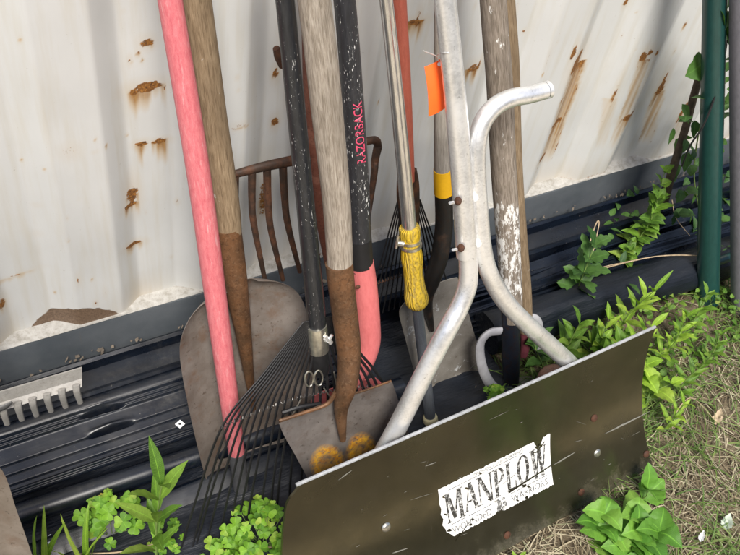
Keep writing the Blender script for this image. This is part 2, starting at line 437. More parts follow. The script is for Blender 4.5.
def strip(px0, py0, px1, py1, wpx, k=1.0):
    """a stained strip running down the wall between two photo points"""
    global rust, stain
    a_, b_ = WALL(px0, py0), WALL(px1, py1); s_ = depth(a_) / FOC; hw = wpx * s_ / 2 * 1.6
    tt = np.clip((a_.z - Z) / (a_.z - b_.z), -.2, 1.2); cx = a_.x + (b_.x - a_.x) * tt
    d = np.abs(X - cx + (fr2 - .5) * .006); inz = (tt > 0) & (tt < 1)
    col = vnoise1(X, int(px0 * 3 + 1), 330)
    body = np.clip((1.25 - d / hw) * 2.2 + (fray - .5) * .7, 0, 1) * inz * np.clip((1.02 - tt) * 5, 0, 1)
    stain = np.maximum(stain, np.clip(body * (.30 + .85 * col) * (1.15 - .45 * tt), 0, 1) * k)
    rust = np.maximum(rust, np.clip(1 - tt / (.12 + .22 * col), 0, 1) * body * .75 * k * (fray > .3))
    edge = np.clip(1 - np.abs(d - hw * .95) / .0035, 0, 1) * inz * (vnoise1(Z, int(px1), 55) > .52)
    rust = np.maximum(rust, edge * .8 * k)
mark(152, 52, 13, 8, 6, .8); mark(143, 62, 4, 5, 5, .7); mark(135, 70, 4, 6, 3, .8); mark(147, 69, 3, 4, 3, .8)
mark(152, 96, 34, 8, 20, 1.0, .7, .0); mark(138, 101, 10, 9, 22, 1.0, .8); mark(170, 97, 3, 3, 0, .8)
mark(146, 153, 12, 5, 22, 1.0, .8); mark(164, 150, 15, 4, 22, 1.0, .8); mark(136, 204, 13, 22, 22, .85, .9); mark(135, 213, 15, 6, 12, 1, .8)
mark(138, 252, 17, 5, 11, 1.0, .7, -.15); mark(181, 209, 3, 4, 0, .7)
mark(70, 152, 15, 9, 0, .42); mark(95, 152, 5, 2, 0, .5); mark(40, 213, 6, 3, 0, .4); mark(40, 243, 7, 4, 0, .35); mark(79, 280, 3, 9, 0, .7); mark(96, 303, 3, 4, 0, .9); mark(105, 293, 3, 9, 0, .5)
mark(18, 286, 36, 2.5, 5, .6, .4, .12); mark(2, 312, 12, 14, 12, .7, .8)
mark(281, 82, 7, 10, 5, .8); mark(280, 130, 8, 9, 4, .9); mark(238, 126, 22, 5, 3, .45); mark(237, 77, 3, 3, 0, .8); mark(268, 208, 9, 40, 20, .7)
mark(420, 30, 24, 5, 20, 1, .8); mark(424, 29, 5, 14, 14, .9); mark(413, 46, 4, 8, 10, .6); mark(472, 69, 14, 9, 14, .7, .8); mark(480, 64, 3, 10, 8, .8)
mark(520, 29, 5, 14, 24, .6, .9); mark(488, 150, 8, 10, 26, .5, .9); mark(487, 128, 4, 4, 8, .7); mark(531, 39, 3, 3, 0, .8)
mark(580, 66, 17, 22, 40, 1.0, 1.0); mark(574, 54, 5, 14, 4, .9); mark(562, 128, 16, 5, 30, 1, .9); mark(545, 163, 17, 7, 5, .9, .5)
strip(583, 70, 548, 172, 17, 1.0); strip(566, 100, 546, 166, 5, .8)
mark(644, 56, 10, 10, 20, .9, .9); mark(650, 52, 8, 7, 0, .9); mark(657, 53, 4, 6, 4, .9); strip(645, 60, 612, 150, 8, .75); strip(655, 60, 618, 146, 4, .5); mark(630, 117, 22, 6, 16, 1, .9); mark(615, 95, 4, 26, 8, .7); strip(612, 100, 600, 150, 9, .4)
mark(668, 94, 8, 16, 30, 1, .9); mark(672, 85, 4, 12, 0, .9); strip(666, 98, 648, 150, 9, .85); mark(682, 112, 5, 22, 20, .9); strip(690, 104, 672, 148, 10, .6)
mark(634, 10, 5, 6, 4, .9); mark(693, 31, 3, 4, 6, .9); mark(682, 58, 3, 3, 0, .7); mark(680, 140, 3, 3, 0, .6); mark(560, 36, 3, 28, 0, .35, .3); mark(549, 58, 3, 14, 0, .5)
for i in range(70):
    px, py = rng.uniform(0, 700), rng.uniform(0, 330)
    if py > 330 - .29 * px: continue
    mark(px, py, rng.uniform(1.2, 3), rng.uniform(1.2, 3), rng.choice([0, 0, 5]), rng.uniform(.25, .7))
# rust along the bottom edge of the sheet, and the brown scab over the outer flat at the left
edge = np.clip(1 - (Z - RAIL) / (.010 + .02 * vnoise1(X, 3, 9)), 0, 1) * vnoise1(X, 4, 30)
rust = np.maximum(rust, edge * .8); stain = np.maximum(stain, np.clip(1 - (Z - RAIL) / .085, 0, 1) * .36 * vnoise1(X, 9, 14))
pc = WALL(76, 322); hw = .088
scab = np.clip((1.0 - np.abs((X - pc.x) / hw) ** 2.2 - (Z - RAIL) / .056) * 5 + (fray - .5) * .8, 0, 1)
scab *= (np.abs(X - pc.x) < hw * 1.1)
me = bpy.data.meshes.new('corrugated_wall')
nz, nx = X.shape
V_ = np.stack([X - 1.2, Y, Z], -1).reshape(-1, 3)
idx = np.arange(nz * nx).reshape(nz, nx); Q = np.stack([idx[:-1, :-1], idx[:-1, 1:], idx[1:, 1:], idx[1:, :-1]], -1).reshape(-1, 4)
me.vertices.add(len(V_)); me.vertices.foreach_set('co', V_.astype(np.float32).ravel())
me.loops.add(Q.size); me.loops.foreach_set('vertex_index', Q.astype(np.int32).ravel())
me.polygons.add(len(Q)); me.polygons.foreach_set('loop_start', np.arange(0, Q.size, 4, dtype=np.int32)); me.polygons.foreach_set('loop_total', np.full(len(Q), 4, dtype=np.int32))
me.update(calc_edges=True); me.polygons.foreach_set('use_smooth', [True] * len(Q))
for nm, arr in (('rust', rust), ('stain', stain), ('scab', scab)):
    at = me.attributes.new(nm, 'FLOAT', 'POINT'); at.data.foreach_set('value', arr.astype(np.float32).ravel())
t = MT('dirty_white_container_paint', .5, 0, .4)
v = t.co('obj'); a = t.noise(v, 4, 6, .6); b = t.noise(t.co('obj', (26, 26, 2.2)), 1.6, 6, .6); f = t.noise(v, 260, 5, .7)
c = t.ramp(a, [(.3, (.52, .525, .515)), (.7, (.585, .59, .58))])
c = t.mix(t.math('MULTIPLY', t.step(b, .48, .75), .5), c, (.47, .43, .34))
c = t.mix(t.math('MULTIPLY', t.step(t.noise(v, 120, 3, .6), .70, .76), .5), c, (.28, .25, .21))
sc = t.mix(t.step(t.attr('stain'), .35, 1.0), (.47, .31, .12), t.mix(t.step(t.noise(t.co('obj', (190, 190, 5)), 1.0, 5), .35, .65), (.19, .075, .014), (.40, .215, .05)))
c = t.mix(t.math('MULTIPLY', t.attr('stain'), .92), c, sc)
rc = t.ramp(f, [(.33, (.06, .026, .010)), (.5, (.19, .078, .018)), (.66, (.38, .17, .035))])
f2 = t.noise(v, 95, 6, .75); rm = t.step(t.math('ADD', t.attr('rust'), t.math('MULTIPLY', t.math('SUBTRACT', t.math('ADD', t.math('MULTIPLY', f, .5), t.math('MULTIPLY', f2, .5)), .5), 2.0)), .48, .66)
c = t.mix(rm, c, rc)
sb = t.ramp(f, [(.35, (.10, .065, .042)), (.65, (.20, .135, .09))]); c = t.mix(t.step(t.attr('scab'), .35, .6), c, sb)
t.color(c); t.set('Roughness', t.ramp(rm, [(0, .48), (1, .9)])); t.bump(t.math('ADD', t.math('MULTIPLY', rm, f), t.math('MULTIPLY', a, .3)), .35, .002)
wall = bpy.data.objects.new('corrugated_wall', me); COL.objects.link(wall); me.materials.append(t.m); wall.parent = cont
M['cont_paint'] = m_plain('container_paint', (.52, .52, .50), .5, 0, .1, 5)
# bottom rail with a ledge in front of the sheet
t = MT('dull_blue_grey_rail_paint', .55, 0, .35)
v = t.co('obj'); a = t.noise(v, 6, 8, .65); dr = t.noise(t.co('obj', (40, 40, 2)), 1.2, 5, .6); f = t.noise(v, 90, 5, .7)
c = t.ramp(a, [(.35, (.060, .070, .080)), (.65, (.095, .105, .116))])
c = t.mix(t.math('MULTIPLY', t.step(dr, .64, .75), .55), c, (.13, .10, .065)); c = t.mix(t.math('MULTIPLY', t.step(f, .68, .76), .5), c, (.24, .23, .22))
t.color(c); t.bump(f, .15, .001); M['rail'] = t.m
mb = MB(); y0 = -.005
mb.ext([(y0, .025), (y0, RAIL - .014), (y0 + .002, RAIL - .006), (y0 + .008, RAIL - .002), (.075, RAIL - .002), (.075, .025)], list(np.arange(-.9, 3.31, .05)),
       lambda x: (0.0015 * math.sin(x * 9), 0.001 * math.sin(x * 13)))
mb.build('bottom_rail', M['rail'], cont)
# pale crust lying on the ledge in the hollows of the sheet
t = MT('peeling_pale_ledge', .8, 0, .3); v = t.co('obj'); a = t.noise(v, 60, 8, .75); b = t.noise(v, 240, 5, .7)
c = t.ramp(a, [(.36, (.25, .235, .205)), (.5, (.345, .335, .31)), (.64, (.43, .42, .40))]); c = t.mix(t.step(b, .6, .7), c, (.30, .27, .22)); t.color(c); t.bump(a, .4, .002); M['ledge'] = t.m
mb = MB(); rows = []
xx = np.arange(-.5, 2.9, .006); tmask = None
for q in range(7):
    r_ = []
    for x in xx:
        d_ = corr(x) + .001; yy = -.0045 + (d_ + .0045) * q / 6
        h = RAIL + .0015 + (.004 * (q / 6) ** 1.5 + .0012 * noise.noise(Vector((x * 60, yy * 60, 0)))) * min(1, d_ / .02) + (0 if q else -.003)
        r_.append(Vector((x, yy, h)))
    rows.append(r_)
mb.grid(rows); mb.build('ledge_crust', M['ledge'], cont)
mb = MB(); mb.box((1.2, 1.25, 2.5), Vector((2.1, 0, 0)), Vector((0, 1.24, 0)), Vector((0, 0, .045))); mb.build('roof', M['cont_paint'], cont, False)
mb = MB(); mb.box((-.72, 1.26, 1.24), Vector((.165, 0, 0)), Vector((0, 1.2, 0)), Vector((0, 0, 1.21))); mb.build('end_wall', M['cont_paint'], cont, False)
mb = MB(); mb.box((3.12, 1.26, 1.24), Vector((.165, 0, 0)), Vector((0, 1.2, 0)), Vector((0, 0, 1.21))); mb.build('end_wall', M['cont_paint'], cont, False)

# ------------------------------------------------------------------ black plastic lying along the container
t = MT('black_plastic', .34, 0, .55); v = t.co('obj'); a = t.noise(t.co('obj', (3, 20, 20)), 3, 6, .6); d = t.noise(v, 200, 4, .6); e = t.noise(v, 7, 5, .6)
c = t.ramp(a, [(.35, (.0025, .004, .008)), (.7, (.005, .0085, .016))]); c = t.mix(t.math('MULTIPLY', t.step(e, .55, .8), .35), c, (.035, .036, .038)); c = t.mix(t.step(d, .70, .75), c, (.2, .19, .17)); dd = t.noise(v, 5, 7, .75); dm = t.math('MULTIPLY', t.step(dd, .52, .72), t.step(t.noise(v, 55, 6, .8), .45, .62)); c = t.mix(t.math('MULTIPLY', dm, .20), c, (.16, .15, .13)); t.color(c)
t.set('Roughness', t.ramp(e, [(.35, .20), (.7, .40)])); t.bump(a, .15, .003); M['blk'] = t.m
t = MT('black_fabric', .42, 0, .4); v = t.co('obj'); a = t.noise(t.co('obj', (2, 12, 12)), 4, 8, .6); e = t.noise(v, 9, 6, .65)
c = t.ramp(e, [(.3, (.003, .0045, .008)), (.7, (.009, .0125, .020))]); t.color(c); t.bump(a, .5, .01); M['fab'] = t.m
def sag(seed, amp=.006, yaw=0.0, x0=0.0, f=1.6):
    return lambda x: (yaw * (x - x0) + amp * noise.noise(Vector((x * f, seed * 7.3, 0))), amp * .7 * noise.noise(Vector((x * f, 0, seed * 3.1))))
def circ(y, z, r, n=20): return [(y + r * math.cos(2 * math.pi * i / n), z + r * math.sin(2 * math.pi * i / n)) for i in range(n)]
LX = list(np.arange(-.45, .78, .03)); AX = list(np.arange(-.45, 2.8, .04)); RX = list(np.arange(.86, 2.8, .04))
def strip_thing(name, prof, xs, fr, label, cat, mat='blk', group=None):
    o = MB().ext(prof, xs, fr).build(name, M[mat], None, True, 35); return tag(o, label, cat, group)
# channel next to the rail
strip_thing('plastic_channel', [(-.022, .004), (-.022, .098), (-.028, .103), (-.034, .098), (-.038, .078), (-.088, .070), (-.092, .092), (-.099, .094), (-.104, .088), (-.104, .004)],
            AX, sag(1, .004), 'glossy black plastic channel lying right against the container rail', 'channel')
strip_thing('plastic_pipe', circ(-.114, .072, .019), LX, sag(2, .005), 'smooth black pipe between the channel and the slotted panel', 'pipe', group=None)
# ribbed panel with two slots: a height field over (x, y)
def panel():
    mb = MB(); rows = []
    ys = np.linspace(0, 1, 150); xs = np.arange(-.45, .66, .005)
    slots = []
    for (pa, pb) in (((82, 424), (126, 410)), ((90, 439), (134, 424))):
        A, B = ground(*pa, .068), ground(*pb, .068); slots.append((A, B))
    for q in ys:
        r_ = []
        for x in xs:
            y = -.134 - .112 * q; z = .090 - .034 * q
            rib = 0
            for rp, rw, rh in ((.0, .05, .010), (.08, .025, .005), (.14, .025, .005), (.45, .012, -.003), (.62, .012, -.003), (.78, .012, -.003), (.90, .03, .006), (.97, .03, .006)):
                rib += rh * math.exp(-((q - rp) / rw) ** 2)
            z += rib
            for A, B in slots:
                tx = (x - A.x) / (B.x - A.x)
                if -.25 < tx < 1.25:
                    yl = A.y + (B.y - A.y) * tx; dd = (y - yl) / .0034
                    z += -.022 * math.exp(-abs(dd) ** 3) * min(1, max(0, 1.0 - abs(tx - .5) * 2) * 2.5) + .006 * math.exp(-((y - yl - .0085) / .0045) ** 2) * max(0, 1.1 - abs(tx - .5) * 2)
            dy, dz = sag(3, .004)(x)
            r_.append(Vector((x, y + dy, z + dz)))
        rows.append(r_)
    mb.grid(rows[::-1], .003, Vector((0, -.25, 1)).normalized())
    o = mb.build('slotted_panel', M['blk'], None, True, 50)
    tag(o, 'ribbed black plastic panel with two long slots, left of the shovels', 'panel')
panel()
strip_thing('plastic_pipe', circ(-.275, .044, .022), LX, sag(4, .006, -.03), 'thin black pipe below the slotted panel and above the clover', 'pipe')
strip_thing('plastic_strip', [(-.335, .006), (-.335, .030), (-.341, .033), (-.346, .028), (-.372, .014), (-.372, .006)], LX, sag(5, .010, .02), 'flat black edging strip with raised lip behind the clover patch', 'strip')
# right hand side: layered strips, a wide flat one and a fat roll
for i, (y, z, wd, th, yaw, lab) in enumerate([
        (-.118, .050, .030, .012, -.010, 'black plastic strip nearest the channel in the layered strips'),
        (-.148, .044, .026, .010, -.030, 'black plastic strip lying second from the container channel'),
        (-.172, .040, .022, .009, -.012, 'black plastic strip lying third from the channel'),
        (-.196, .034, .020, .010, -.022, 'black plastic strip lying fourth from the channel'),
        (-.218, .026, .018, .008, -.005, 'black plastic strip lying closest to the fat roll')]):
    strip_thing('plastic_strip', [(y + wd / 2, z - .03), (y + wd / 2, z + th), (y + wd / 2 - .004, z + th + .003), (y + wd / 2 - .008, z + th), (y + .0, z + th * .35), (y - wd / 2 + .006, z), (y - wd / 2, z + th * .8), (y - wd / 2 - .003, z + th * .6), (y - wd / 2 - .003, z - .03)],
                RX, sag(10 + i, .012, yaw, 1.4, 2.2), lab, 'strip', 'blk', 'layered black strips by the container')
mb = MB(); n = 26; vs_, ts = [], []
xs = list(np.arange(1.0, 2.8, .02))
prof = circ(-.262, .050, .050, n)
mb.ext(prof, xs, sag(20, .008, -.035, 1.4))
for i, vtx in enumerate(mb.v):
    k = noise.noise(Vector((vtx.x * 3, vtx.y * 40, vtx.z * 40))) * .007 + noise.noise(Vector((vtx.x * 11, vtx.y * 25, vtx.z * 25))) * .003
    cdir = Vector((0, vtx.y + .262, vtx.z - .05)).normalized(); mb.v[i] = vtx + cdir * k
tag(mb.build('fabric_roll', M['fab']), 'fat roll of black fabric lying behind the plow and the green weeds', 'roll')
# wrinkled sheet under everything at the left
mb = MB(); rows = []
for y in np.linspace(-.62, -.02, 60):
    r_ = []
    for x in np.linspace(-.5, 1.0, 120):
        z = .014 + .010 * noise.noise(Vector((x * 4, y * 9, 1))) + .006 * noise.noise(Vector((x * 14, y * 20, 4)))
        e_ = min(1, max(0, (y + .62 + .05 * noise.noise(Vector((x * 6, 0, 0)))) / .06)); z = z * e_ - .02 * (1 - e_)
        r_.append(Vector((x, y, z)))
    rows.append(r_)
mb.grid(rows); tag(mb.build('plastic_sheet', M['fab']), 'wrinkled black ground sheet under the pipes and shovels', 'sheet')
for px, py, lab in ((180, 425, 'small white square washer on the black panel by the large shovel'), (50, 540, 'small white square washer on the black ground sheet at bottom left')):
    p = ground(px, py, .075 if py < 500 else .026); e = empty('square_washer', p, lab, 'washer')
    ax = Vector((.0062, .0028, 0)); ay = Vector((-.0028, .0062, 0))
    ax2 = Vector((.0075, -.003, .002)); mbq = MB().box(p + Vector((0, 0, .003)), ax, ay, Vector((0, 0, .001))); mbq.build('washer_plate', M['washer'], e, False)
    MB().ball(p + Vector((0, 0, .0045)), .0028, squash=.4).build('nail_head', M['dark_hole'], e)
# litter caught on the rail foot and on the ground
mb = MB()
for i in range(330):
    x = random.uniform(-.3, 2.6); p = Vector((x, -.012 - random.random() * .012, .103 + random.random() * .004)) if i < 150 else Vector((random.uniform(.9, 2.4), random.uniform(-1.1, -.28), .008))
    s_ = random.uniform(.002, .0065) * (1 if i < 150 else .7); a = random.uniform(0, 6.28)
    tl = Vector((random.uniform(-.4, .4), random.uniform(-.6, .2), 1)).normalized(); x_ = tl.orthogonal().normalized(); y_ = tl.cross(x_); st_ = random.uniform(.35, 1)
    mb.add([p + (x_ * math.cos(a + b_) + y_ * math.sin(a + b_) * st_) * s_ * random.uniform(.5, 1.4) + tl * random.uniform(0, .002) for b_ in (0, .9, 2.1, 3.0, 4.2, 5.3)], [(0, 1, 2, 3, 4, 5)])
o = mb.build('litter', m_plain('leaf_litter', (.11, .09, .07), .9, 0, .5, 40), None, False); tag(o, 'crumbs of bark and dead leaves along the foot of the container', 'litter', kind='stuff')

# ------------------------------------------------------------------ shovel-like blades
def blade_grid(pl, rows, nu=22, nv=26, dish=.02, ridge=.0, ridge_w=.14, edge_roll=.0, maskf=None, thick=.002, off=0.0, zmin=.004):
    """rows of photo points (left, right) on the tool's plane -> dished steel sheet"""
    Ls = crom([pl(*r[0], off) for r in rows], 8); Rs = crom([pl(*r[1], off) for r in rows], 8)
    n_ = pl.n; P, mk = [], []
    for v_ in range(nv):
        f = v_ / (nv - 1) * (len(Ls) - 1); i = min(int(f), len(Ls) - 2); fr = f - i
        A = Ls[i].lerp(Ls[i + 1], fr); B = Rs[i].lerp(Rs[i + 1], fr); vv = v_ / (nv - 1); row = []
        for u_ in range(nu):
            u = u_ / (nu - 1) * 2 - 1; p = A.lerp(B, (u + 1) / 2)
            d = -dish * (1 - u * u) * min(1, vv * 3 + .25) + ridge * math.exp(-(u / ridge_w) ** 2) * max(0, 1 - vv * 1.25) + edge_roll * abs(u) ** 5
            p = p + n_ * (d + .0012 * noise.noise(p * 30))
            if p.z < zmin: p.z = zmin + .0005 * u_ / nu
            row.append(p)
            if maskf: mk.append(maskf(*proj(p)))
        P.append(row)
    return MB().grid(P, thick, n_, mk if maskf else None)

# ---- large scoop shovel
def m_blade(name, base, rust, pale, orange=False, metal=.45):
    t = MT(name, .5, metal, .4); v = t.co('obj'); a = t.noise(v, 8, 9, .68); b = t.noise(v, 90, 5, .7); d = t.noise(v, 28, 7, .7); sc_ = t.noise(t.co('obj', (6, 6, 60)), 5, 4, .7)
    c = t.mix(t.step(a, .38, .60), base, pale); c = t.mix(t.math('MULTIPLY', t.step(d, .52, .68), .6), c, rust)
    c = t.mix(t.math('MULTIPLY', t.step(b, .60, .68), .7), c, tuple(x * .35 for x in rust)); c = t.mix(t.math('MULTIPLY', t.step(sc_, .66, .72), .35), c, (.4, .38, .35))
    if orange:
        om = t.math('MULTIPLY', t.step(t.math('MULTIPLY', t.attr('mask'), t.math('ADD', .2, t.math('MULTIPLY', t.math('ADD', d, b), .8))), .25, .85), .9)
        om = t.math('MULTIPLY', om, t.step(t.noise(v, 130, 7, .8), .38, .52))
        c = t.mix(om, c, t.mix(t.step(b, .45, .6), (.72, .38, .02), (.55, .22, .012)))
        t.set('Metallic', t.ramp(om, [(0, metal), (1, 0)]))
    t.color(c); t.set('Roughness', t.ramp(a, [(.35, .42), (.7, .68)])); t.bump(t.math('ADD', b, d), .25, .0015); return t.m
PD = plane(-.33, .25)
e = empty('scoop_shovel', PD(262, 490), 'large round shouldered rusty scoop shovel with brown wooden handle behind the pink pole', 'shovel')
mb = MB(); tubepx(mb, PD, [(181, -110, 34), (196, 0, 31), (210, 100, 30), (224, 200, 29), (228, 232, 27)], 10, 24, wob=.002); mb.build('handle', M['wood_shovel'], e)
mb = MB(); tubepx(mb, PD, [(226.5, 226, 29), (232, 262, 27), (237, 292, 23, .004), (243, 330, 17, .002), (249, 375, 10, -.006), (254, 410, 4, -.012)], 8, 22); mb.build('socket', M['rust_brown'], e)
mb = blade_grid(PD, [((233, 287), (256, 278)), ((214, 293), (274, 279)), ((196, 305), (290, 285)), ((183, 325), (300, 297)), ((178, 350), (306, 318)), ((184, 390), (312, 360)), ((195, 440), (320, 410)), ((206, 482), (326, 452)), ((215, 506), (332, 484))],
                dish=.022, ridge=.020, ridge_w=.10, edge_roll=.010)
mb.build('blade', m_blade('scoop_steel', (.145, .118, .098), (.16, .088, .05), (.235, .205, .182), metal=.25), e)

mb = MB(); mb.ball(PD(231, 246, .019), .0042, PD.n, .5); mb.build('rivet', M['rust_dark'], e)
# ---- pink pole
PC = plane(-.385, .27)
e = empty('pole', PC(238, 478), 'faded pink painted pole standing in front of the large scoop shovel', 'pole')
mb = MB(); tubepx(mb, PC, [(153, -110, 25), (170, 0, 25), (198, 170, 24), (216, 300, 22), (232, 420, 18), (237, 455, 16)], 10, 20); mb.build('shaft', M['pink'], e)
mb = MB(); tubepx(mb, PC, [(236.5, 452, 17.5), (239, 470, 16), (241, 488, 15)], 6, 18); mb.build('end_cap', m_plain('grey_rubber', (.06, .06, .065), .7), e)

# ---- black leaf rake in front
PE = plane(-.45, .28)
e = empty('leaf_rake', PE(240, 520), 'black fan leaf rake with scuffed black handle between the two wooden handled shovels', 'rake')
mb = MB(); tubepx(mb, PE, [(272, -110, 20), (285, 0, 19.5), (296, 110, 19), (306, 210, 18.5), (315, 300, 19), (318, 335, 18.5)], 10, 10, ); mb.build('handle', M['black_handle'], e)
mb = MB(); tubepx(mb, PE, [(316.5, 325, 21), (317, 332, 22), (317.8, 342, 22), (318.2, 350, 21)], 4, 18); fer = mb.build('ferrule', M['chrome'], e)
mb = MB(); tubepx(mb, PE, [(318, 350, 19), (319, 362, 19.5), (320, 368, 19), (320.5, 372, 17)], 4, 18); mb.build('tine_clamp', M['black_metal'], e)
mb = MB(); c_ = PE(324, 338, .016); dpt = depth(c_) / FOC
tubepx(mb, PE, [(319, 335, 5, .012), (327, 340, 5, .018)], 4, 8, lin=True); tubepx(mb, PE, [(325, 336, 4, .018), (331, 343, 5, .021)], 4, 8, lin=True); tubepx(mb, PE, [(328, 342, 4, .02), (332, 335, 3.5, .021)], 4, 8, lin=True); mb.build('wing_nut', M['galv'], e)
NT = 24; mbt = MB()
for i in range(NT):
    s_ = i / (NT - 1)
    o_ = (304 + 28 * s_, 322 - 6 * s_); hd = (309 + 19 * s_, 345 - 4 * s_)
    bx, by = 222 + (384 - 222) * s_, 427 - 42 * s_ - 10 * math.sin(s_ * math.pi)
    ex, ey = 176 + (420 - 176) * s_ ** 1.05, 566 - 80 * s_ + 6 * math.sin(i * 2.3)
    ex += 2.5 * math.sin(i * 1.7)
    bow = .012
    p = [PE(*o_, .0), PE((o_[0] + bx) / 2, (o_[1] + by) / 2, bow * .6), PE(bx, by, bow), PE((bx * .45 + ex * .55) - 2, (by * .45 + ey * .55), bow * .7), PE(ex, ey, -.004)]
    if p[-1].z < .004: p[-1] = p[-1] + (p[-2] - p[-1]) * ((.006 - p[-1].z) / max(1e-3, p[-2].z - p[-1].z))
    path = crom(p, 7)
    mbx = MB(); mbx.tube(path, [.0027] * (len(path) - 3) + [.0023, .0018, .001], 8, True, .6)
    mbx.build('tine', M['black_metal'], e)
mb = MB(); pts = []
for i in range(260):
    s_ = i / 259; a_ = i * 2 * math.pi / 6.5
    c_ = PE(221 + (386 - 221) * s_, 427 - 42 * s_ - 10 * math.sin(s_ * math.pi), .012); pts.append(c_ + Vector((0, -math.cos(a_), math.sin(a_))) * .0034)
mb.tube(pts, .0008, 5); mb.build('spring_bar', m_plain('weathered_spring_wire', (.11, .105, .10), .4, .6, .3), e)
for (x, y) in ((309, 379), (318.5, 378)):
    mb = MB(); q = [PE(x + 4.2 * math.cos(a), y + 7.5 * math.sin(a), .026 + .002 * math.sin(a * .5)) for a in np.linspace(-1.2, 6.6, 26)]; mb.tube(q, .0016, 7); mb.build('spring_loop', M['chrome'], e)
for pts in ([(301, 399), (292, 416), (288, 424)], [(324, 388), (331, 398), (338, 405)], [(334, 372), (337, 388)], [(339, 376), (343, 388)]):
    mb = MB(); mb.tube(crom([PE(x, y, .03) for x, y in pts], 5), .0013, 6); mb.build('brace_wire', M['chrome'], e)
mb = MB(); tubepx(mb, PE, [(282, 413, 5, .028), (300, 407, 5, .03), (320, 404, 5, .03)], 4, 8); mb.build('brace_bar', M['black_metal'], e)

# ---- square shovel at the front with orange loops
PG = plane(-.50, .28)
def loops(px, py):
    m_ = 0
    for cx, cy, rx, ry in ((327.5, 464, 19, 21), (362, 452, 17, 21)):
        dx, dy = (px - cx) / rx, (py - cy) / ry; r_ = math.hypot(dx, dy)
        m_ = max(m_, max(0, 1 - abs(r_ - .62) / .5), .62 if r_ < .62 and dy > -.25 else 0)
    return m_
e = empty('square_shovel', PG(360, 520), 'rusty square shovel with thick grey wooden handle and orange loops on its blade', 'shovel')
mb = MB(); tubepx(mb, PG, [(301, -110, 35), (314, 0, 34), (326, 100, 32.5), (336, 190, 29), (340, 268, 26)], 10, 24, wob=.002); mb.build('handle', M['wood_grey'], e)
mb = MB(); tubepx(mb, PG, [(339, 263, 28), (343, 300, 26.5), (348, 340, 25, .004), (349, 365, 23, .012), (346, 388, 21, .018), (341, 410, 14, .012), (343, 440, 6, .0)], 8, 22); mb.build('socket', M['rust_brown'], e)
mb = blade_grid(PG, [((278, 422), (391, 381)), ((283, 434), (395, 393)), ((295, 455), (402, 415)), ((306, 476), (409, 438)), ((318, 502), (418, 470)), ((328, 530), (430, 505))], nu=60, nv=60, dish=.012, ridge=-.004, ridge_w=.05, edge_roll=.006, maskf=loops)
mb.build('blade', m_blade('square_shovel_steel', (.12, .104, .094), (.10, .065, .048), (.20, .178, .162), True, metal=.25), e)
mb = MB(); tubepx(mb, PG, [(279, 421, 4, .004), (306, 412, 4, .006), (327, 404, 4.5, .008), (336, 392, 5, .012)], 6, 8); mb.tube(crom([PG(352, 394, .012), PG(366, 390, .006), PG(391, 381, .004)], 5), .0022, 8); mb.build('step_lip', M['rust_brown'], e)

mb = MB(); mb.ball(PG(344, 288, .0185), .0045, PG.n, .5); mb.build('rivet', M['rust_dark'], e)
# ---- black and pink shovel
PH = plane(-.385, .26)
e = empty('pink_collared_shovel', PH(370, 440), 'shovel with paint flecked black handle, pink lettering and a pink collar', 'shovel')
mb = MB(); hpath = tubepx(mb, PH, [(331, -110, 22), (344.5, 0, 22.5), (352, 90, 22.5), (357, 170, 23), (360, 240, 23.5), (361, 268, 24)], 12, 24); hnd = mb.build('handle', M['black_fibre'], e)
mb = MB(); tubepx(mb, PH, [(359.5, 238, 24.5), (360.5, 264, 26)], 4, 24); mb.build('sleeve', M['black_metal'], e)
mb = MB(); tubepx(mb, PH, [(361, 262, 25.5), (365, 290, 25.5), (368, 325, 25), (368, 345, 24), (362, 366, 20, .004), (353, 383, 15, .008), (350, 402, 8, .004)], 8, 22); mb.build('collar', M['pink_socket'], e)
mb = MB(); c_ = PH(358, 287, .021); mb.ball(c_, .0045, PH.n, .5); mb.build('rivet', M['rust_bolt'], e)
mb = blade_grid(PH, [((322, 392), (376, 378)), ((312, 400), (384, 386)), ((312, 420), (392, 402)), ((322, 470), (402, 450)), ((340, 510), (404, 495))], dish=.014, ridge=.012, off=-.012)
mb.build('blade', M['pink_socket'], e)

def text_mesh(txt, size=1.0, font_x=1.0):
    cu = bpy.data.curves.new('lettering', 'FONT'); cu.body = txt; cu.size = 1.0; cu.resolution_u = 3
    ob = bpy.data.objects.new('lettering', cu); COL.objects.link(ob); dg = bpy.context.evaluated_depsgraph_get()
    me = bpy.data.meshes.new_from_object(ob.evaluated_get(dg)); vs_ = [v.co.copy() for v in me.vertices]; fs = [tuple(p.vertices) for p in me.polygons]
    bpy.data.objects.remove(ob); bpy.data.curves.remove(cu); bpy.data.meshes.remove(me)
    x0 = min(v.x for v in vs_); x1 = max(v.x for v in vs_); y0 = min(v.y for v in vs_); y1 = max(v.y for v in vs_)
    return [((v.x - x0) / (x1 - x0), (v.y - y0) / (y1 - y0)) for v in vs_], fs
tv, tf = text_mesh('RAZORBACK')
A, B = PH(357.3, 158), PH(352.6, 97); ax = (B - A).normalized(); R0 = 11.45 * depth(A) / FOC + .0006
view = (CAM - A); view = (view - ax * view.dot(ax)).normalized(); side = ax.cross(view)
if side.dot(RIGHT) > 0: side = -side
mb = MB(); pts = []
for x, y in tv:
    an = math.radians(-44 + 46 * y)          # runs up the handle on its right half
    pts.append(A.lerp(B, x) + (view * math.cos(an) + side * math.sin(an)) * R0)
mb.add(pts, tf); mb.build('lettering', M['pink_ink'], hnd, False)

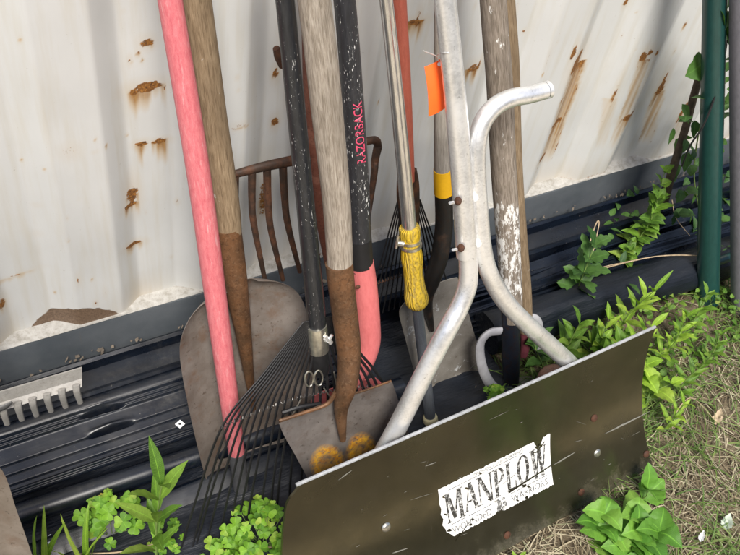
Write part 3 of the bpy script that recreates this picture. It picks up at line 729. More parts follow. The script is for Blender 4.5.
# ---- rusty manure fork behind
PF = plane(-.10, .05)
e = empty('garden_fork', PF(300, 300), 'rusty many tined garden fork with a rust red handle standing against the wall', 'fork')
mb = MB(); tubepx(mb, PF, [(232, 175, 9), (262, 167, 11), (300, 159, 12), (340, 149, 11), (368, 141, 9), (376, 141, 9), (378.5, 148, 8)], 8, 12, flat=.8); mb.build('head_bar', M['rust_dark'], e)
for (x, y, x2, y2, x3, y3) in ((235, 176, 237, 240, 246, 300), (252, 172, 254, 225, 266, 285), (267, 169, 271, 230, 283, 280), (283, 166, 288, 225, 300, 272), (299, 162, 303, 215, 314, 262), (330, 154, 332, 205, 344, 252), (346, 150, 348, 200, 358, 246), (378, 146, 374, 175, 366, 232)):
    mb = MB(); tubepx(mb, PF, [(x, y, 9), ((x + x2) / 2 - 1, (y + y2) / 2, 8, .006), (x2, y2, 7, .016), (x3, y3, 4.5, .03)], 7, 8); mb.build('tine', M['rust_dark'], e)
mb = MB(); tubepx(mb, PF, [(305, -110, 22), (311, 0, 21), (313, 90, 20), (315, 140, 19), (317, 162, 17), (320, 210, 12), (328, 262, 8)], 8, 16); mb.build('socket', m_rust('rust_red_socket', (.16, .055, .035), (.22, .09, .06), .45, .6, .65, .15, 25), e)
mb = MB(); tubepx(mb, PF, [(276, 48, 7), (280, 56, 12), (283, 66, 9)], 5, 10); mb.build('bolt', M['rust_bolt'], e)

# ---- steel pole with yellow foam grip
PI_ = plane(-.385, .26)
e = empty('extension_pole', PI_(431, 424), 'thin steel extension pole with chewed yellow foam grip and pale rubber foot', 'pole')
mb = MB(); tubepx(mb, PI_, [(371, -110, 14), (386, 0, 14), (399, 120, 14.5), (410, 232, 15)], 10, 20); mb.build('upper_pole', M['steel_pole'], e)
t = MT('worn_yellow_foam', .8, 0, .2); v = t.co('tco', (1, 1, 22)); n1 = t.noise(v, 2.2, 6, .65, 1.2); wv = t.N('ShaderNodeTexWave'); wv.inputs['Scale'].default_value = 1.6; wv.inputs['Distortion'].default_value = 9; wv.inputs['Detail'].default_value = 4; t.L(v, wv.inputs[0])
ww = t.noise(t.co('tco', (1, 1, 9)), 1.1, 3)
c = t.mix(t.math('MULTIPLY', t.step(wv.outputs['Fac'], .35, .7), .55), (.58, .40, .04), (.34, .25, .07)); c = t.mix(t.step(ww, .5, .62), c, (.64, .43, .02)); c = t.mix(t.math('MULTIPLY', t.step(n1, .55, .65), .6), c, (.24, .19, .09)); t.color(c); t.bump(wv.outputs['Fac'], .6, .004); M['foam'] = t.m
mb = MB(); tubepx(mb, PI_, [(409, 226, 15), (409.4, 228, 21), (410, 236, 21), (410.5, 242, 18.5), (411, 248, 20), (412, 258, 22), (413, 270, 20), (414.5, 284, 20.5), (416, 296, 24), (417, 302, 23), (417.5, 306, 16)], 6, 22); mb.build('grip', M['foam'], e)
mb = MB()
for y in (239.5, 245): tubepx(mb, PI_, [(410.3 + (y - 239) * .1, y - 1.2, 22.5), (410.4 + (y - 239) * .1, y + 1.2, 22.5)], 2, 20)
tubepx(mb, PI_, [(398, 243, 7, .0), (404, 244, 8, .006)], 3, 10); tubepx(mb, PI_, [(398, 236, 3, .004), (396, 248, 3, .004)], 3, 8); mb.build('hose_clamp', M['chrome'], e)
mb = MB(); tubepx(mb, PI_, [(417, 304, 11), (421, 340, 11), (426, 380, 11), (430.5, 420, 11)], 8, 18); mb.build('lower_pole', m_paint('blue_grey_steel', (.40, .44, .50), (.30, .33, .38), rough=.32, metal=.8, fine=(.18, .18, .19)), e)
mb = MB(); tubepx(mb, PI_, [(430, 416, 11), (430.2, 418, 15), (431, 426, 15.5), (431.5, 430, 13)], 4, 18); mb.build('foot', m_plain('pale_rubber', (.55, .50, .30), .7), e)

# ---- second leaf rake, far behind, with a red brown handle
PJ = plane(-.20, .12)
e = empty('leaf_rake', PJ(400, 300), 'small black wire rake with a rust red wooden handle behind the steel pole', 'rake')
mb = MB(); tubepx(mb, PJ, [(394, -110, 16), (399, 0, 15.5), (404, 90, 15), (408, 180, 14)], 10, 18); mb.build('handle', M['wood_red'], e)
mb = MB(); tubepx(mb, PJ, [(407, 172, 22), (408, 190, 26), (409, 215, 24), (410, 245, 20), (411, 268, 14)], 6, 12, flat=.5); mb.build('head', M['rust_dark'], e)
for i in range(16):
    s_ = i / 15; mb = MB()
    q = [PJ(398 + 22 * s_, 200), PJ(384 + 52 * s_, 250 - 4 * s_, .012), PJ(366 + 84 * s_, 318 - 26 * s_, .008)]
    mb.tube(crom(q, 6), .0016, 7); mb.build('tine', M['black_metal'], e)
mb = MB(); q = []
for i in range(150):
    s_ = i / 149; a_ = i * 2 * math.pi / 6.5; q.append(PJ(373 + 66 * s_, 284 - 22 * s_, .012) + Vector((0, -math.cos(a_), math.sin(a_))) * .0035)
mb.tube(q, .0009, 5); mb.build('spring_bar', M['rust_dark'], e)

# ---- grey shovel with a yellow band
PK = plane(-.31, .21)
e = empty('banded_shovel', PK(460, 420), 'grey square shovel with black socket and a yellow band below its handle', 'shovel')
mb = MB(); tubepx(mb, PK, [(440, -110, 15), (441.5, 0, 15), (442, 90, 16), (442.5, 176, 17.5)], 10, 18); mb.build('handle', M['wood_pale'], e)
mb = MB(); tubepx(mb, PK, [(442.5, 169, 18.5), (443, 181, 19), (443.5, 193, 19)], 5, 22); mb.build('band', M['yellow'], e)
mb = MB(); tubepx(mb, PK, [(443.5, 192, 18), (444, 225, 18), (440, 255, 18, .006), (432, 280, 17, .010), (427, 300, 12, .006), (432, 330, 5, -.002)], 8, 20); mb.build('socket', m_rust('blackened_socket', (.020, .019, .018), (.09, .05, .03), .52, .7, .42, .3, 20), e)
mb = blade_grid(PK, [((404, 300), (456, 276)), ((398, 311), (463, 296)), ((403, 333), (472, 330)), ((412, 366), (483, 362)), ((423, 402), (492, 396)), ((434, 440), (502, 432)), ((442, 475), (508, 465))], dish=.010, ridge=.004, edge_roll=.006)
t = MT('pale_scraped_steel', .5, .4, .4); v = t.co('obj'); a = t.noise(v, 9, 9, .68); b = t.noise(v, 80, 5, .7); s2 = t.noise(t.co('obj', (14, 14, 14)), 2.2, 8, .75, .8)
c = t.ramp(a, [(.36, (.20, .18, .155)), (.62, (.33, .31, .28))]); c = t.mix(t.math('MULTIPLY', t.step(b, .6, .7), .5), c, (.10, .065, .04)); c = t.mix(t.step(s2, .60, .64), c, (.58, .59, .59)); t.color(c); t.bump(b, .2, .001)
mb.build('blade', t.m, e)

# ---- orange tag
PT = plane(-.62, .41)
e = empty('orange_tag', PT(434, 90), 'bright orange card tag wired to the upright plow tube', 'tag')
A, B, C_, D_ = PT(424.5, 67), PT(441.5, 58), PT(446, 107), PT(428.5, 116.5)
rows = []
for q in range(9):
    l, r_ = A.lerp(D_, q / 8), B.lerp(C_, q / 8)
    rows.append([l.lerp(r_, u / 6) + PT.n * (.004 * math.sin(q / 8 * 3) + .003 * math.sin(u / 6 * 3)) for u in range(7)])
MB().grid(rows, .0006, PT.n).build('card', M['orange_tag'], e)
mb = MB(); mb.tube(crom([PT(439.5, 63, .003), PT(436, 56, .012), PT(425, 51.5, .014), PT(423, 50, .014)], 5), .0007, 6)
mb.tube(crom([PT(436, 56, .012), PT(440, 53.5, .03), PT(447, 53, .048), PT(458, 52, .034)], 6), .0007, 6); mb.build('wire', M['galv'], e)
mb = MB(); tubepx(mb, PT, [(439.4, 64.2, 4.2, .0045), (439.5, 64.3, 4.2, .0052)], 1, 14); mb.build('eyelet', M['washer'], e)

# ---- post hole digger: two wooden handles, steel straps, open blades
PM = plane(-.365, .22); PM2 = plane(-.335, .22)
e = empty('post_hole_digger', PM(508, 385), 'two handled post hole digger with paint splashed wooden handles and open steel blades', 'digger')
mb = MB(); tubepx(mb, PM, [(484, -110, 28), (493, 0, 27), (500, 100, 26.5), (506, 200, 25), (511, 300, 22), (511.5, 318, 21)], 14, 24, wob=.002)
mk = []
for p in mb.v:
    x, y = proj(p); mk.append(1.0 if 205 < y < 300 else (.80 if y > 0 else .7) if y < 205 else 0.6)
mb.m = mk; mb.build('handle', M['wood_paint'], e)
mb = MB(); tubepx(mb, PM2, [(497, -110, 22), (505, 0, 21), (511, 100, 20), (516, 200, 18), (523, 290, 16), (526, 330, 14)], 12, 22, wob=.002); mb.m = [.6] * len(mb.v); mb.build('handle', M['wood_shovel'], e)
mb = MB(); tubepx(mb, PM, [(511, 305, 21, .003), (511, 330, 21, .003), (511, 360, 20, .003), (511.5, 386, 17, .003)], 6, 16, flat=.55); mb.build('strap', m_rust('blue_black_steel', (.016, .02, .032), (.10, .045, .025), .58, .72, .4, .4, 16), e)
mb = MB(); tubepx(mb, PM2, [(525, 322, 13), (526, 340, 12), (524, 356, 9)], 5, 14, flat=.6); mb.build('strap', M['maroon'], e)
ring = [(500, 331), (489, 333), (481, 342), (480, 355), (484, 372), (492, 386), (503, 394), (512, 396)]
mb = MB(); tubepx(mb, PM, [(x, y, 11, .004) for x, y in ring], 6, 12, flat=.6); mb.build('open_blade', M['grey_plastic'], e)
ring = [(522, 322), (532, 318), (538, 326), (537, 342), (545, 358), (560, 376)]
mb = MB(); tubepx(mb, PM2, [(x, y, 11, -.004) for x, y in ring], 6, 12, flat=.6); mb.build('open_blade', M['grey_plastic'], e)
mb = MB(); tubepx(mb, PM, [(508, 380, 5, .004), (506, 392, 5), (500, 404, 5)], 5, 10); tubepx(mb, PM, [(516, 380, 4, .004), (520, 390, 4), (528, 394, 3.5)], 5, 10); tubepx(mb, PM2, [(524, 352, 4), (526, 366, 4), (534, 372, 4), (544, 374, 3)], 5, 10); mb.build('hinge_rod', M['rust_dark'], e)
# rusty lump just behind the plow
pr = ground(556, 384, .06); mb = MB(); mb.ball(pr, .045, Vector((-.2, -.3, 1)), .5, 26, 16)
mb.v = [v + Vector((0, 0, .006 * noise.noise(v * 40))) for v in mb.v]
tag(mb.build('stone', m_rust('rusty_brown_stone', (.16, .10, .075), (.22, .11, .07), .4, .65, .85, 0, 30)), 'reddish brown stone lying behind the plow blade', 'stone')

# ------------------------------------------------------------------ hand snow plow
PP = plane(-.655, .41)
BL, BR, TL, TR = ground(291, 668, .022), ground(652.5, 466, .018), ground(290, 489, .312), ground(656, 327.5, .312)
bn = ((BR - BL).cross(TL - BL)).normalized()
if bn.y > 0: bn = -bn
def PB(u, v, off=0.0):
    p = BL.lerp(BR, u).lerp(TL.lerp(TR, u), v); r_ = .010
    return p + bn * (off - .034 * 4 * v * (1 - v) + .004 * math.sin(u * 3.1) )
_uu, _vv = np.meshgrid(np.linspace(-.02, 1.02, 261), np.linspace(-.05, 1.02, 121))
_px = np.zeros((121, 261, 2))
for i in range(121):
    for j in range(261): _px[i, j] = proj(PB(_uu[i, j], _vv[i, j]))
def inv(px, py):
    d = (_px[:, :, 0] - px) ** 2 + (_px[:, :, 1] - py) ** 2; i = np.unravel_index(np.argmin(d), d.shape); u, v = _uu[i], _vv[i]
    for _ in range(6):
        x0, y0 = proj(PB(u, v)); x1, y1 = proj(PB(u + .001, v)); x2, y2 = proj(PB(u, v + .001))
        a, b, c, d_ = (x1 - x0) / .001, (x2 - x0) / .001, (y1 - y0) / .001, (y2 - y0) / .001; D = a * d_ - b * c
        u += (d_ * (px - x0) - b * (py - y0)) / D; v += (-c * (px - x0) + a * (py - y0)) / D
    return u, v
plow = empty('snow_plow', (.75, -.65, 0), 'dark olive hand snow plow with a worn white sticker and bent steel tube handles', 'snow plow')
t = MT('scuffed_dark_poly', .32, .82, .5); v = t.co('obj'); a = t.noise(v, 6, 8, .65); b = t.noise(v, 130, 5, .7)
s1 = t.noise(t.co('obj', (4, 90, 90)), 2.2, 5, .75, .6); s2 = t.noise(t.co('obj', (60, 5, 9)), 2.0, 4, .75, .8); sp_ = t.noise(v, 75, 3, .6)
c = t.ramp(a, [(.3, (.088, .078, .047)), (.7, (.14, .124, .076))]); c = t.mix(t.math('MULTIPLY', t.step(s1, .66, .74), .35), c, (.22, .21, .18)); c = t.mix(t.math('MULTIPLY', t.step(s2, .68, .74), .25), c, (.20, .19, .16)); c = t.mix(t.math('MULTIPLY', t.step(sp_, .76, .79), .7), c, (.5, .49, .46))
c = t.mix(t.math('MULTIPLY', t.step(t.noise(v, 18, 8, .75), .5, .75), .35), c, (.12, .11, .085))
sz = t.N('ShaderNodeSeparateXYZ'); t.L(v, sz.inputs[0])
mudn = t.math('ADD', t.math('MULTIPLY', t.noise(v, 26, 8, .75), .16), t.math('MULTIPLY', sz.outputs[2], -1.0))
mud = t.math('MULTIPLY', t.step(mudn, .040, .075), .6); c = t.mix(mud, c, (.075, .066, .05))
wear = t.step(t.noise(t.co('obj', (3, 40, 40)), 6, 6, .8), .60, .68); c = t.mix(t.math('MULTIPLY', wear, .25), c, (.26, .25, .21))
t.set('Metallic', t.ramp(mud, [(0, .82), (1, .1)]))
t.color(c); t.set('Roughness', t.math('MAXIMUM', t.ramp(t.noise(v, 14, 8, .7), [(.3, .15), (.7, .30)]), t.math('MULTIPLY', mud, .7))); t.bump(b, .05, .001); M['poly'] = t.m
nu, nv = 60, 30
rows = []
for i in range(nv + 1):
    row = []
    for j in range(nu + 1):
        u, v_ = j / nu, i / nv
        # rounded upper left corner
        p = PB(u, v_)
        if u < .03 and v_ > .9: p = p.lerp(PB(.03, .90), .45 * (1 - u / .03) * (v_ - .9) / .1)
        row.append(p)
    rows.append(row)
blade = MB().grid(rows, .006, bn).build('blade', M['poly'], plow, True, 30)
t2 = m_plain('black_rubber_edge', (.010, .010, .011), .6)
MB().grid([[PB(j / 40, v_, -.010) + Vector((0, 0, dz)) for j in range(41)] for v_, dz in ((-.0, -.020), (.05, 0), (.12, 0))], .008, bn).build('scraper_strip', t2, plow, True, 30)
M['edge_lit'] = m_plain('pale_lit_edge', (.30, .31, .32), .5, 0, .3, 100)  # pale colour paints the light caught along the blade's top edge
MB().tube([PB(.015 + .985 * j / 40, 1.0, -.003) + Vector((0, 0, .0012)) for j in range(41)], .0034, 8).build('top_edge', M['edge_lit'], plow)
for (x, y, mt, r_) in ((386, 527, 'chrome', .0095), (597, 453, 'chrome', .009), (594, 418, 'rust_bolt', .0085), (581, 492, 'rust_bolt', .0085), (646, 454, 'rust_bolt', .0085), (507, 535, 'rust_bolt', .0085)):
    u, v_ = inv(x, y); MB().ball(PB(u, v_, .001), r_, bn, .45, 18, 8).build('bolt', M[mt], plow)
# tubes
def ptube(name, pts, mat='galv', n=10, seg=26, cap=True):
    mb = MB(); tubepx(mb, PP, pts, n, seg, cap); return mb.build(name, M[mat], plow)
sl_ = ptube('handle_tube', [(433, -110, 23.5), (445, 0, 23), (455.5, 100, 22.5), (463.5, 200, 22), (466, 240, 22), (467, 256, 21.5)])
ptube('push_tube', [(466.5, 248, 18.5), (468.3, 265, 19), (467.5, 285, 19.5), (460, 306, 19.5), (446, 332, 20), (424, 374, 20, -.012), (400, 422, 20, -.030), (384, 452, 20, -.040), (375, 470, 19, -.046)], n=10)
ptube('side_tube', [(545, 90.5, 17.5), (530, 94.5, 18), (512, 98, 18.5), (497, 105, 19), (485, 118, 19), (478.5, 135, 19), (476.5, 155, 19), (477.5, 185, 18.5), (480, 220, 18.5), (483, 250, 18.5), (490, 275, 18.5), (505, 301, 18.5), (527, 324, 18, -.008), (552, 347, 18, -.024), (568, 362, 18, -.040), (574, 369, 18, -.050)], n=10)
mb = MB(); A = PP(545.5, 90.4); B = PP(549, 89.3); d_ = (B - A).normalized(); r_ = 8.9 * depth(A) / FOC
mb.tube([A, B], [r_, r_], 26, False, 1.0); mb.tube([B, A + d_ * .001], [r_ * .82, r_ * .82], 26, False)
q = len(mb.v); ringo = mb.v[26:52]; ringi = mb.v[52:78]
mb.build('tube_rim', M['galv'], plow)
mb = MB(); mb.tube([A, A + d_ * (B - A).length * .9], r_ * .84, 22, True); mb.build('tube_bore', M['dark_hole'], plow)  # dark plug, its colour stands for the shade inside the open tube
for (x, y) in ((458, 201), (461, 248)):
    c_ = PP(x, y, .0135); f_ = (CAM - c_).normalized() * .75 - RIGHT * .6
    MB().ball(c_, .0068, f_, .55, 16, 8).build('rusty_nut', M['rust_bolt'], plow)
    c2 = PP(x - 4.5, y + 1.5, .014); MB().tube([c2, c2 + (PP(x - 8, y + 2, .018) - c2)], .0026, 10).build('bolt_end', M['galv'], plow)
for (x, y) in ((474, 197), (477, 243)):
    MB().ball(PP(x, y, .006), .0095, PP.n, .8, 14, 8).build('spacer', m_plain('white_weld_paint', (.72, .72, .71), .5, 0, .08), plow)

# sticker
su = [inv(438, 490), inv(553, 487), inv(550, 433)]
c_bl, c_br, c_tr, c_tl = inv(447, 541), inv(553.5, 486), inv(550, 433), inv(438, 489.5)
def SK(s, t_, off):
    u = (c_bl[0] * (1 - s) + c_br[0] * s) * (1 - t_) + (c_tl[0] * (1 - s) + c_tr[0] * s) * t_
    v = (c_bl[1] * (1 - s) + c_br[1] * s) * (1 - t_) + (c_tl[1] * (1 - s) + c_tr[1] * s) * t_
    return PB(u, v, off)
r5 = random.Random(5); rows = []; ns = 90
tb = [(.02 + .05 * max(0, r5.random() - .55)) for _ in range(ns + 1)]; tt_ = [1 - .05 * max(0, r5.random() - .6) for _ in range(ns + 1)]
for i in range(ns + 1):
    if i < 5: tb[i] = .16 - .03 * i + r5.random() * .05
    if 76 < i < 84: tt_[i] = .97 - .16 * (1 - abs(i - 80) / 4)
    if 40 < i < 47: tb[i] += .05
rows = [[SK(i / ns + (.012 * math.sin(q * 3 + 1) if i == 0 else 0), tb[i] + (tt_[i] - tb[i]) * q / 8, .0006) for i in range(ns + 1)] for q in range(9)]
t = MT('worn_white_vinyl', .5, 0, .4); v = t.co('obj'); a = t.noise(v, 70, 8, .75); b = t.noise(v, 260, 5, .7)
c = t.mix(t.step(a, .64, .68), (.66, .66, .64), (.10, .09, .06)); c = t.mix(t.math('MULTIPLY', t.step(b, .55, .7), .35), c, (.40, .39, .36)); t.color(c); M['vinyl'] = t.m
stk = MB().grid(rows).build('sticker', M['vinyl'], blade, True)
t = MT('worn_black_ink', .6, 0, .3); v = t.co('obj'); a = t.noise(v, 150, 7, .75); c = t.mix(t.step(a, .50, .60), (.035, .033, .028), (.58, .58, .56)); t.color(c); M['ink'] = t.m
t = MT('faded_grey_ink', .6, 0, .3); v = t.co('obj'); a = t.noise(v, 180, 7, .75); c = t.mix(t.step(a, .50, .60), (.10, .10, .095), (.58, .58, .56)); t.color(c); M['ink2'] = t.m
def bar(x0, y0, x1, y1, w_, y=None): return [(x0 - w_ / 2, y0), (x0 + w_ / 2, y0), (x1 + w_ / 2, y1), (x1 - w_ / 2, y1)]
def arc(cx, cy, rx, ry, a0, a1, wx, wy, n=14):
    P = []
    for i in range(n):
        A_, B_ = a0 + (a1 - a0) * i / n, a0 + (a1 - a0) * (i + 1) / n
        P.append([(cx + rx * math.cos(A_), cy + ry * math.sin(A_)), (cx + rx * math.cos(B_), cy + ry * math.sin(B_)), (cx + (rx - wx) * math.cos(B_), cy + (ry - wy) * math.sin(B_)), (cx + (rx - wx) * math.cos(A_), cy + (ry - wy) * math.sin(A_))])
    return P
def ser(x, y, w_=.17, h=.035): return [(x - w_, y), (x + w_, y), (x + w_, y + h), (x - w_, y + h)]
def letter(ch):
    if ch == 'M': return [bar(.12, 0, .12, 1, .09), bar(.86, 0, .86, 1, .2), bar(.2, 1, .48, .08, .2), bar(.48, .08, .8, 1, .09), ser(.12, 0, .12), ser(.86, 0), ser(.1, .965, .13), ser(.88, .965, .15)], 1.0
    if ch == 'A': return [bar(.08, 0, .40, 1, .07), bar(.70, 0, .42, 1, .2), [(.18, .3), (.6, .3), (.6, .36), (.19, .36)], ser(.08, 0, .12), ser(.70, 0, .16)], .78
    if ch == 'N': return [bar(.12, 0, .12, 1, .07), bar(.80, 0, .80, 1, .07), bar(.16, 1, .76, 0, .2), ser(.12, 0, .12), ser(.80, .965, .12), ser(.08, .965, .1)], .92
    if ch == 'P': return [bar(.17, 0, .17, 1, .19), ser(.17, 0, .17), ser(.12, .965, .13)] + arc(.28, .73, .40, .27, -math.pi / 2, math.pi / 2, .19, .05), .70
    if ch == 'L': return [bar(.17, 0, .17, 1, .19), ser(.17, .965), [(.04, 0), (.62, 0), (.62, .06), (.04, .06)], [(.55, .06), (.62, .06), (.62, .26), (.58, .26)]], .66
    if ch == 'O': return arc(.40, .5, .38, .52, 0, 2 * math.pi, .19, .06, 28), .80
    if ch == 'W': return [bar(.16, 1, .36, 0, .19), bar(.36, 0, .54, 1, .06), bar(.56, 1, .76, 0, .19), bar(.76, 0, .96, 1, .06), ser(.16, .965, .17), ser(.96, .965, .1)], 1.04
mb = MB(); adv = sum(letter(c)[1] for c in 'MANPLOW'); x = 0; k = 0
for i, ch in enumerate('MANPLOW'):
    polys, wd = letter(ch); big_ = 1.0 + (.16 if i in (0, 6) else 0)
    for P in polys:
        k += 1; pts = []
        for (a, b) in P:
            s_ = .035 + .93 * (x + a * .96) / adv; y = b
            lo = .30 + .035 * abs(s_ - .5) * 2 - (.05 if i in (0, 6) else 0); hi = .84
            pts.append(SK(s_, lo + (hi - lo) * y, .0011 + .00004 * (k % 9)))
        mb.add(pts, [tuple(range(len(P)))])
    x += wd
mb.build('lettering', M['ink'], stk, False)
def decal_text(txt, s0, s1, t0, t1, mat, bow=0.0):
    tv, tf = text_mesh(txt); mb = MB()
    mb.add([SK(s0 + (s1 - s0) * x, t0 + (t1 - t0) * y + bow * (1 - (2 * x - 1) ** 2), .0011) for x, y in tv], tf); mb.build('lettering', M[mat], stk, False)
decal_text('PROUDLY SUPPORTING', .30, .74, .915, .965, 'ink2'); decal_text('WOUNDED', .06, .41, .07, .185, 'ink2'); decal_text('WARRIORS', .60, .95, .09, .20, 'ink2')
mb = MB()
for s0, s1, t0 in ((.08, .74, .885), (.05, .42, .235), (.60, .95, .245)):
    mb.grid([[SK(s0 + (s1 - s0) * i / 10, t0 + dt, .0011) for i in range(11)] for dt in (0, .012)])
mb.build('rule_line', M['ink2'], stk, False)
mb = MB()
for i in range(34):
    a, r_ = r5.random() * 6.28, math.sqrt(r5.random()); s_, q = .505 + .055 * r_ * math.cos(a), .15 + .11 * r_ * math.sin(a); h = .010 + .012 * r5.random()
    mb.add([SK(s_ + h * .6 * math.cos(b + i), q + h * 1.6 * math.sin(b + i), .0011 + .00003 * i) for b in (0, 1.4, 2.7, 4.0, 5.2)], [(0, 1, 2, 3, 4)])
mb.build('emblem', M['ink2'], stk, False)
mb = MB()   # flakes where the vinyl has come away
for (x, y, r_) in ((466, 488, 2.6), (480, 473, 2.2), (524, 485, 3.0), (528, 486, 2.0), (510, 489, 2.8), (489, 499, 2.0), (517, 500, 2.2), (526, 497, 2.4), (546, 489, 2.4), (449, 530, 3.4), (445, 514, 3.0), (470, 524, 2.2), (536, 447, 3), (540, 445, 2.4), (443, 497, 2.0), (534, 452, 2), (472, 519, 2)):
    pts = []
    for i in range(7):
        a = i / 7 * 6.28; rr = r_ * r5.uniform(.4, 1.1); u, v_ = inv(x + rr * math.cos(a), y + rr * .7 * math.sin(a)); pts.append(PB(u, v_, .0019))
    mb = MB(); mb.add(pts, [tuple(range(7))]); mb.build('flaked_patch', M['poly'], stk, False)
for (xa, ya, xb, yb, w_) in ((508, 492, 552, 464, 1.1), (455, 541, 470, 520, .7), (536, 452, 544, 441, .9)):
    pts = []
    for f, sg in ((0, 1), (.5, 1), (1, 1), (1, -1), (.5, -1), (0, -1)):
        u, v_ = inv(xa + (xb - xa) * f, ya + (yb - ya) * f + sg * w_ * (1 - f * .5)); pts.append(PB(u, v_, .0024))
    mb = MB(); mb.add(pts, [(0, 1, 4, 5), (1, 2, 3, 4)]); mb.build('flaked_patch', M['poly'], stk, False)
M['scuff'] = m_plain('pale_scuff', (.17, .165, .14), .6, 0, .4, 200)   # scuffs scraped into the blade face
def scuff(xa, ya, xb, yb, w_):
    pts = []; n_ = 8
    for sg in (1, -1):
        for i in (range(n_ + 1) if sg > 0 else range(n_, -1, -1)):
            f = i / n_; u, v_ = inv(xa + (xb - xa) * f, ya + (yb - ya) * f + sg * w_ * math.sin(math.pi * (f * .9 + .05)) * r5.uniform(.5, 1)); pts.append(PB(u, v_, .0007))
    mb = MB(); mb.add(pts, [(i, i + 1, 2 * n_ - i, 2 * n_ + 1 - i) for i in range(n_)]); mb.build('scuff_mark', M['scuff'], blade, False)
scuff(553, 465, 575, 452, 1.1); scuff(604, 434, 650, 411, 1.2); scuff(392, 553, 408, 548, 1.0); scuff(425, 466, 436, 462, .9); scuff(338, 480, 352, 470, .9); scuff(520, 470, 500, 486, .6)
for i in range(34):
    x, y = r5.uniform(330, 640), 0; y = 485 - .44 * (x - 297) + r5.uniform(8, 130); a = r5.choice([r5.uniform(-.7, -.2), r5.uniform(-.7, -.2), r5.uniform(-1.6, .6)]); l = r5.choice([2, 3, 5, 9, 18]) * r5.uniform(.6, 1.4); scuff(x, y, x + l * math.cos(a), y + l * math.sin(a), r5.uniform(.12, .36))

# ------------------------------------------------------------------ posts at the right
PR = plane(-.34, .28)
e = empty('green_post', PR(709, 292), 'dark green painted metal post beside the grey pole', 'post')
mb = MB(); tubepx(mb, PR, [(719, -110, 26), (715, 0, 24), (712, 120, 23), (709, 240, 22.5), (707, 330, 22)], 10, 26); mb.build('shaft', M['green_paint'], e)
mb = MB(); tubepx(mb, PR, [(709, 264, 9, -.01), (722, 260, 9, -.012), (738, 254, 9, -.014), (752, 247, 9, -.014)], 6, 14); mb.build('side_bar', M['green_paint'], e)
mb = MB(); mb.tube(crom([PR(727, 40, .01), PR(722, 70, .016), PR(712, 105, .02), PR(702, 128, .018), PR(690, 146, 0), PR(682, 166, -.03)], 8), .0022, 7); mb.build('loose_wire', M['black_metal'], e)
PR2 = plane(-.40, .30)
e = empty('grey_pole', PR2(740, 370), 'dull grey coated pole standing right of the green post', 'pole')
mb = MB(); tubepx(mb, PR2, [(744, -110, 25), (742, 0, 24.5), (742, 120, 24), (742, 250, 22), (742, 372, 21)], 10, 26); mb.build('shaft', M['grey_pole'], e)
mb = MB(); tubepx(mb, PR2, [(742, 366, 22.5), (742, 384, 22)], 3, 22); mb.build('end_sleeve', M['black_metal'], e)

# ------------------------------------------------------------------ grey head rake lying at the left
PL = plane(-.115, 0)
e = empty('level_head_rake', PL(30, 392), 'grey metal rake head with short blunt teeth leaning on the container rail', 'rake')
rows = [[PL(-70 + 152 * i / 20, 413 - 45 * i / 20 + q * 17 + (2 if q else 0), (0, .004, .016)[int(q * 2)]) for i in range(21)] for q in (0, .5, 1)]
al = m_paint('weathered_grey_aluminium', (.37, .355, .33), (.29, .28, .26), rough=.6, metal=.15, fine=(.22, .20, .18), src='obj', vs=3)
mb = MB().grid(rows, .004, Vector((0, -1, .3)).normalized()); mb.build('head_bar', al, e, True, 30)
for i in range(11):
    x = 76 - 14.6 * i; y = 388 + 4.3 * i; mb = MB()
    tubepx(mb, PL, [(x, y - 3, 8.0, .014), (x + 1, y + 4, 7.0, .018), (x + 4.5, y + 15, 5.5, .014)], 5, 8, flat=.6); mb.build('tooth', al, e)
mb = MB(); tubepx(mb, PL, [(-60, 420, 8, .02), (-20, 415, 8, .024), (2, 408, 8, .026), (12, 402, 4, .026)], 5, 8, flat=.5); mb.build('bracket', m_plain('dull_grey_iron', (.14, .14, .14), .5, .5), e)
mb = MB(); tubepx(mb, PL, [(-20, 415, 16, .02), (-70, 300, 18, .01), (-130, 100, 20, .0)], 6, 16); mb.build('handle', M['wood_pale'], e)

# ---- worn blade at the bottom left corner
PLL = plane(-.60, .25)
e = empty('worn_shovel', PLL(10, 600), 'worn brown shovel blade edge at the bottom left corner beside the grass', 'shovel')
mb = blade_grid(PLL, [((-60, 440), (-22, 448)), ((-92, 470), (2, 468)), ((-98, 520), (15, 505)), ((-92, 580), (30, 548)), ((-80, 640), (46, 600)), ((-60, 690), (52, 650))], dish=.012, edge_roll=.008)
mb.build('blade', m_blade('worn_brown_steel', (.14, .115, .09), (.15, .10, .07), (.24, .205, .17), metal=.25), e)
mb = MB(); tubepx(mb, PLL, [(-36, 470, 18, .004), (-44, 430, 24), (-80, 250, 28), (-120, 60, 30)], 8, 18); mb.build('handle', M['wood_shovel'], e)

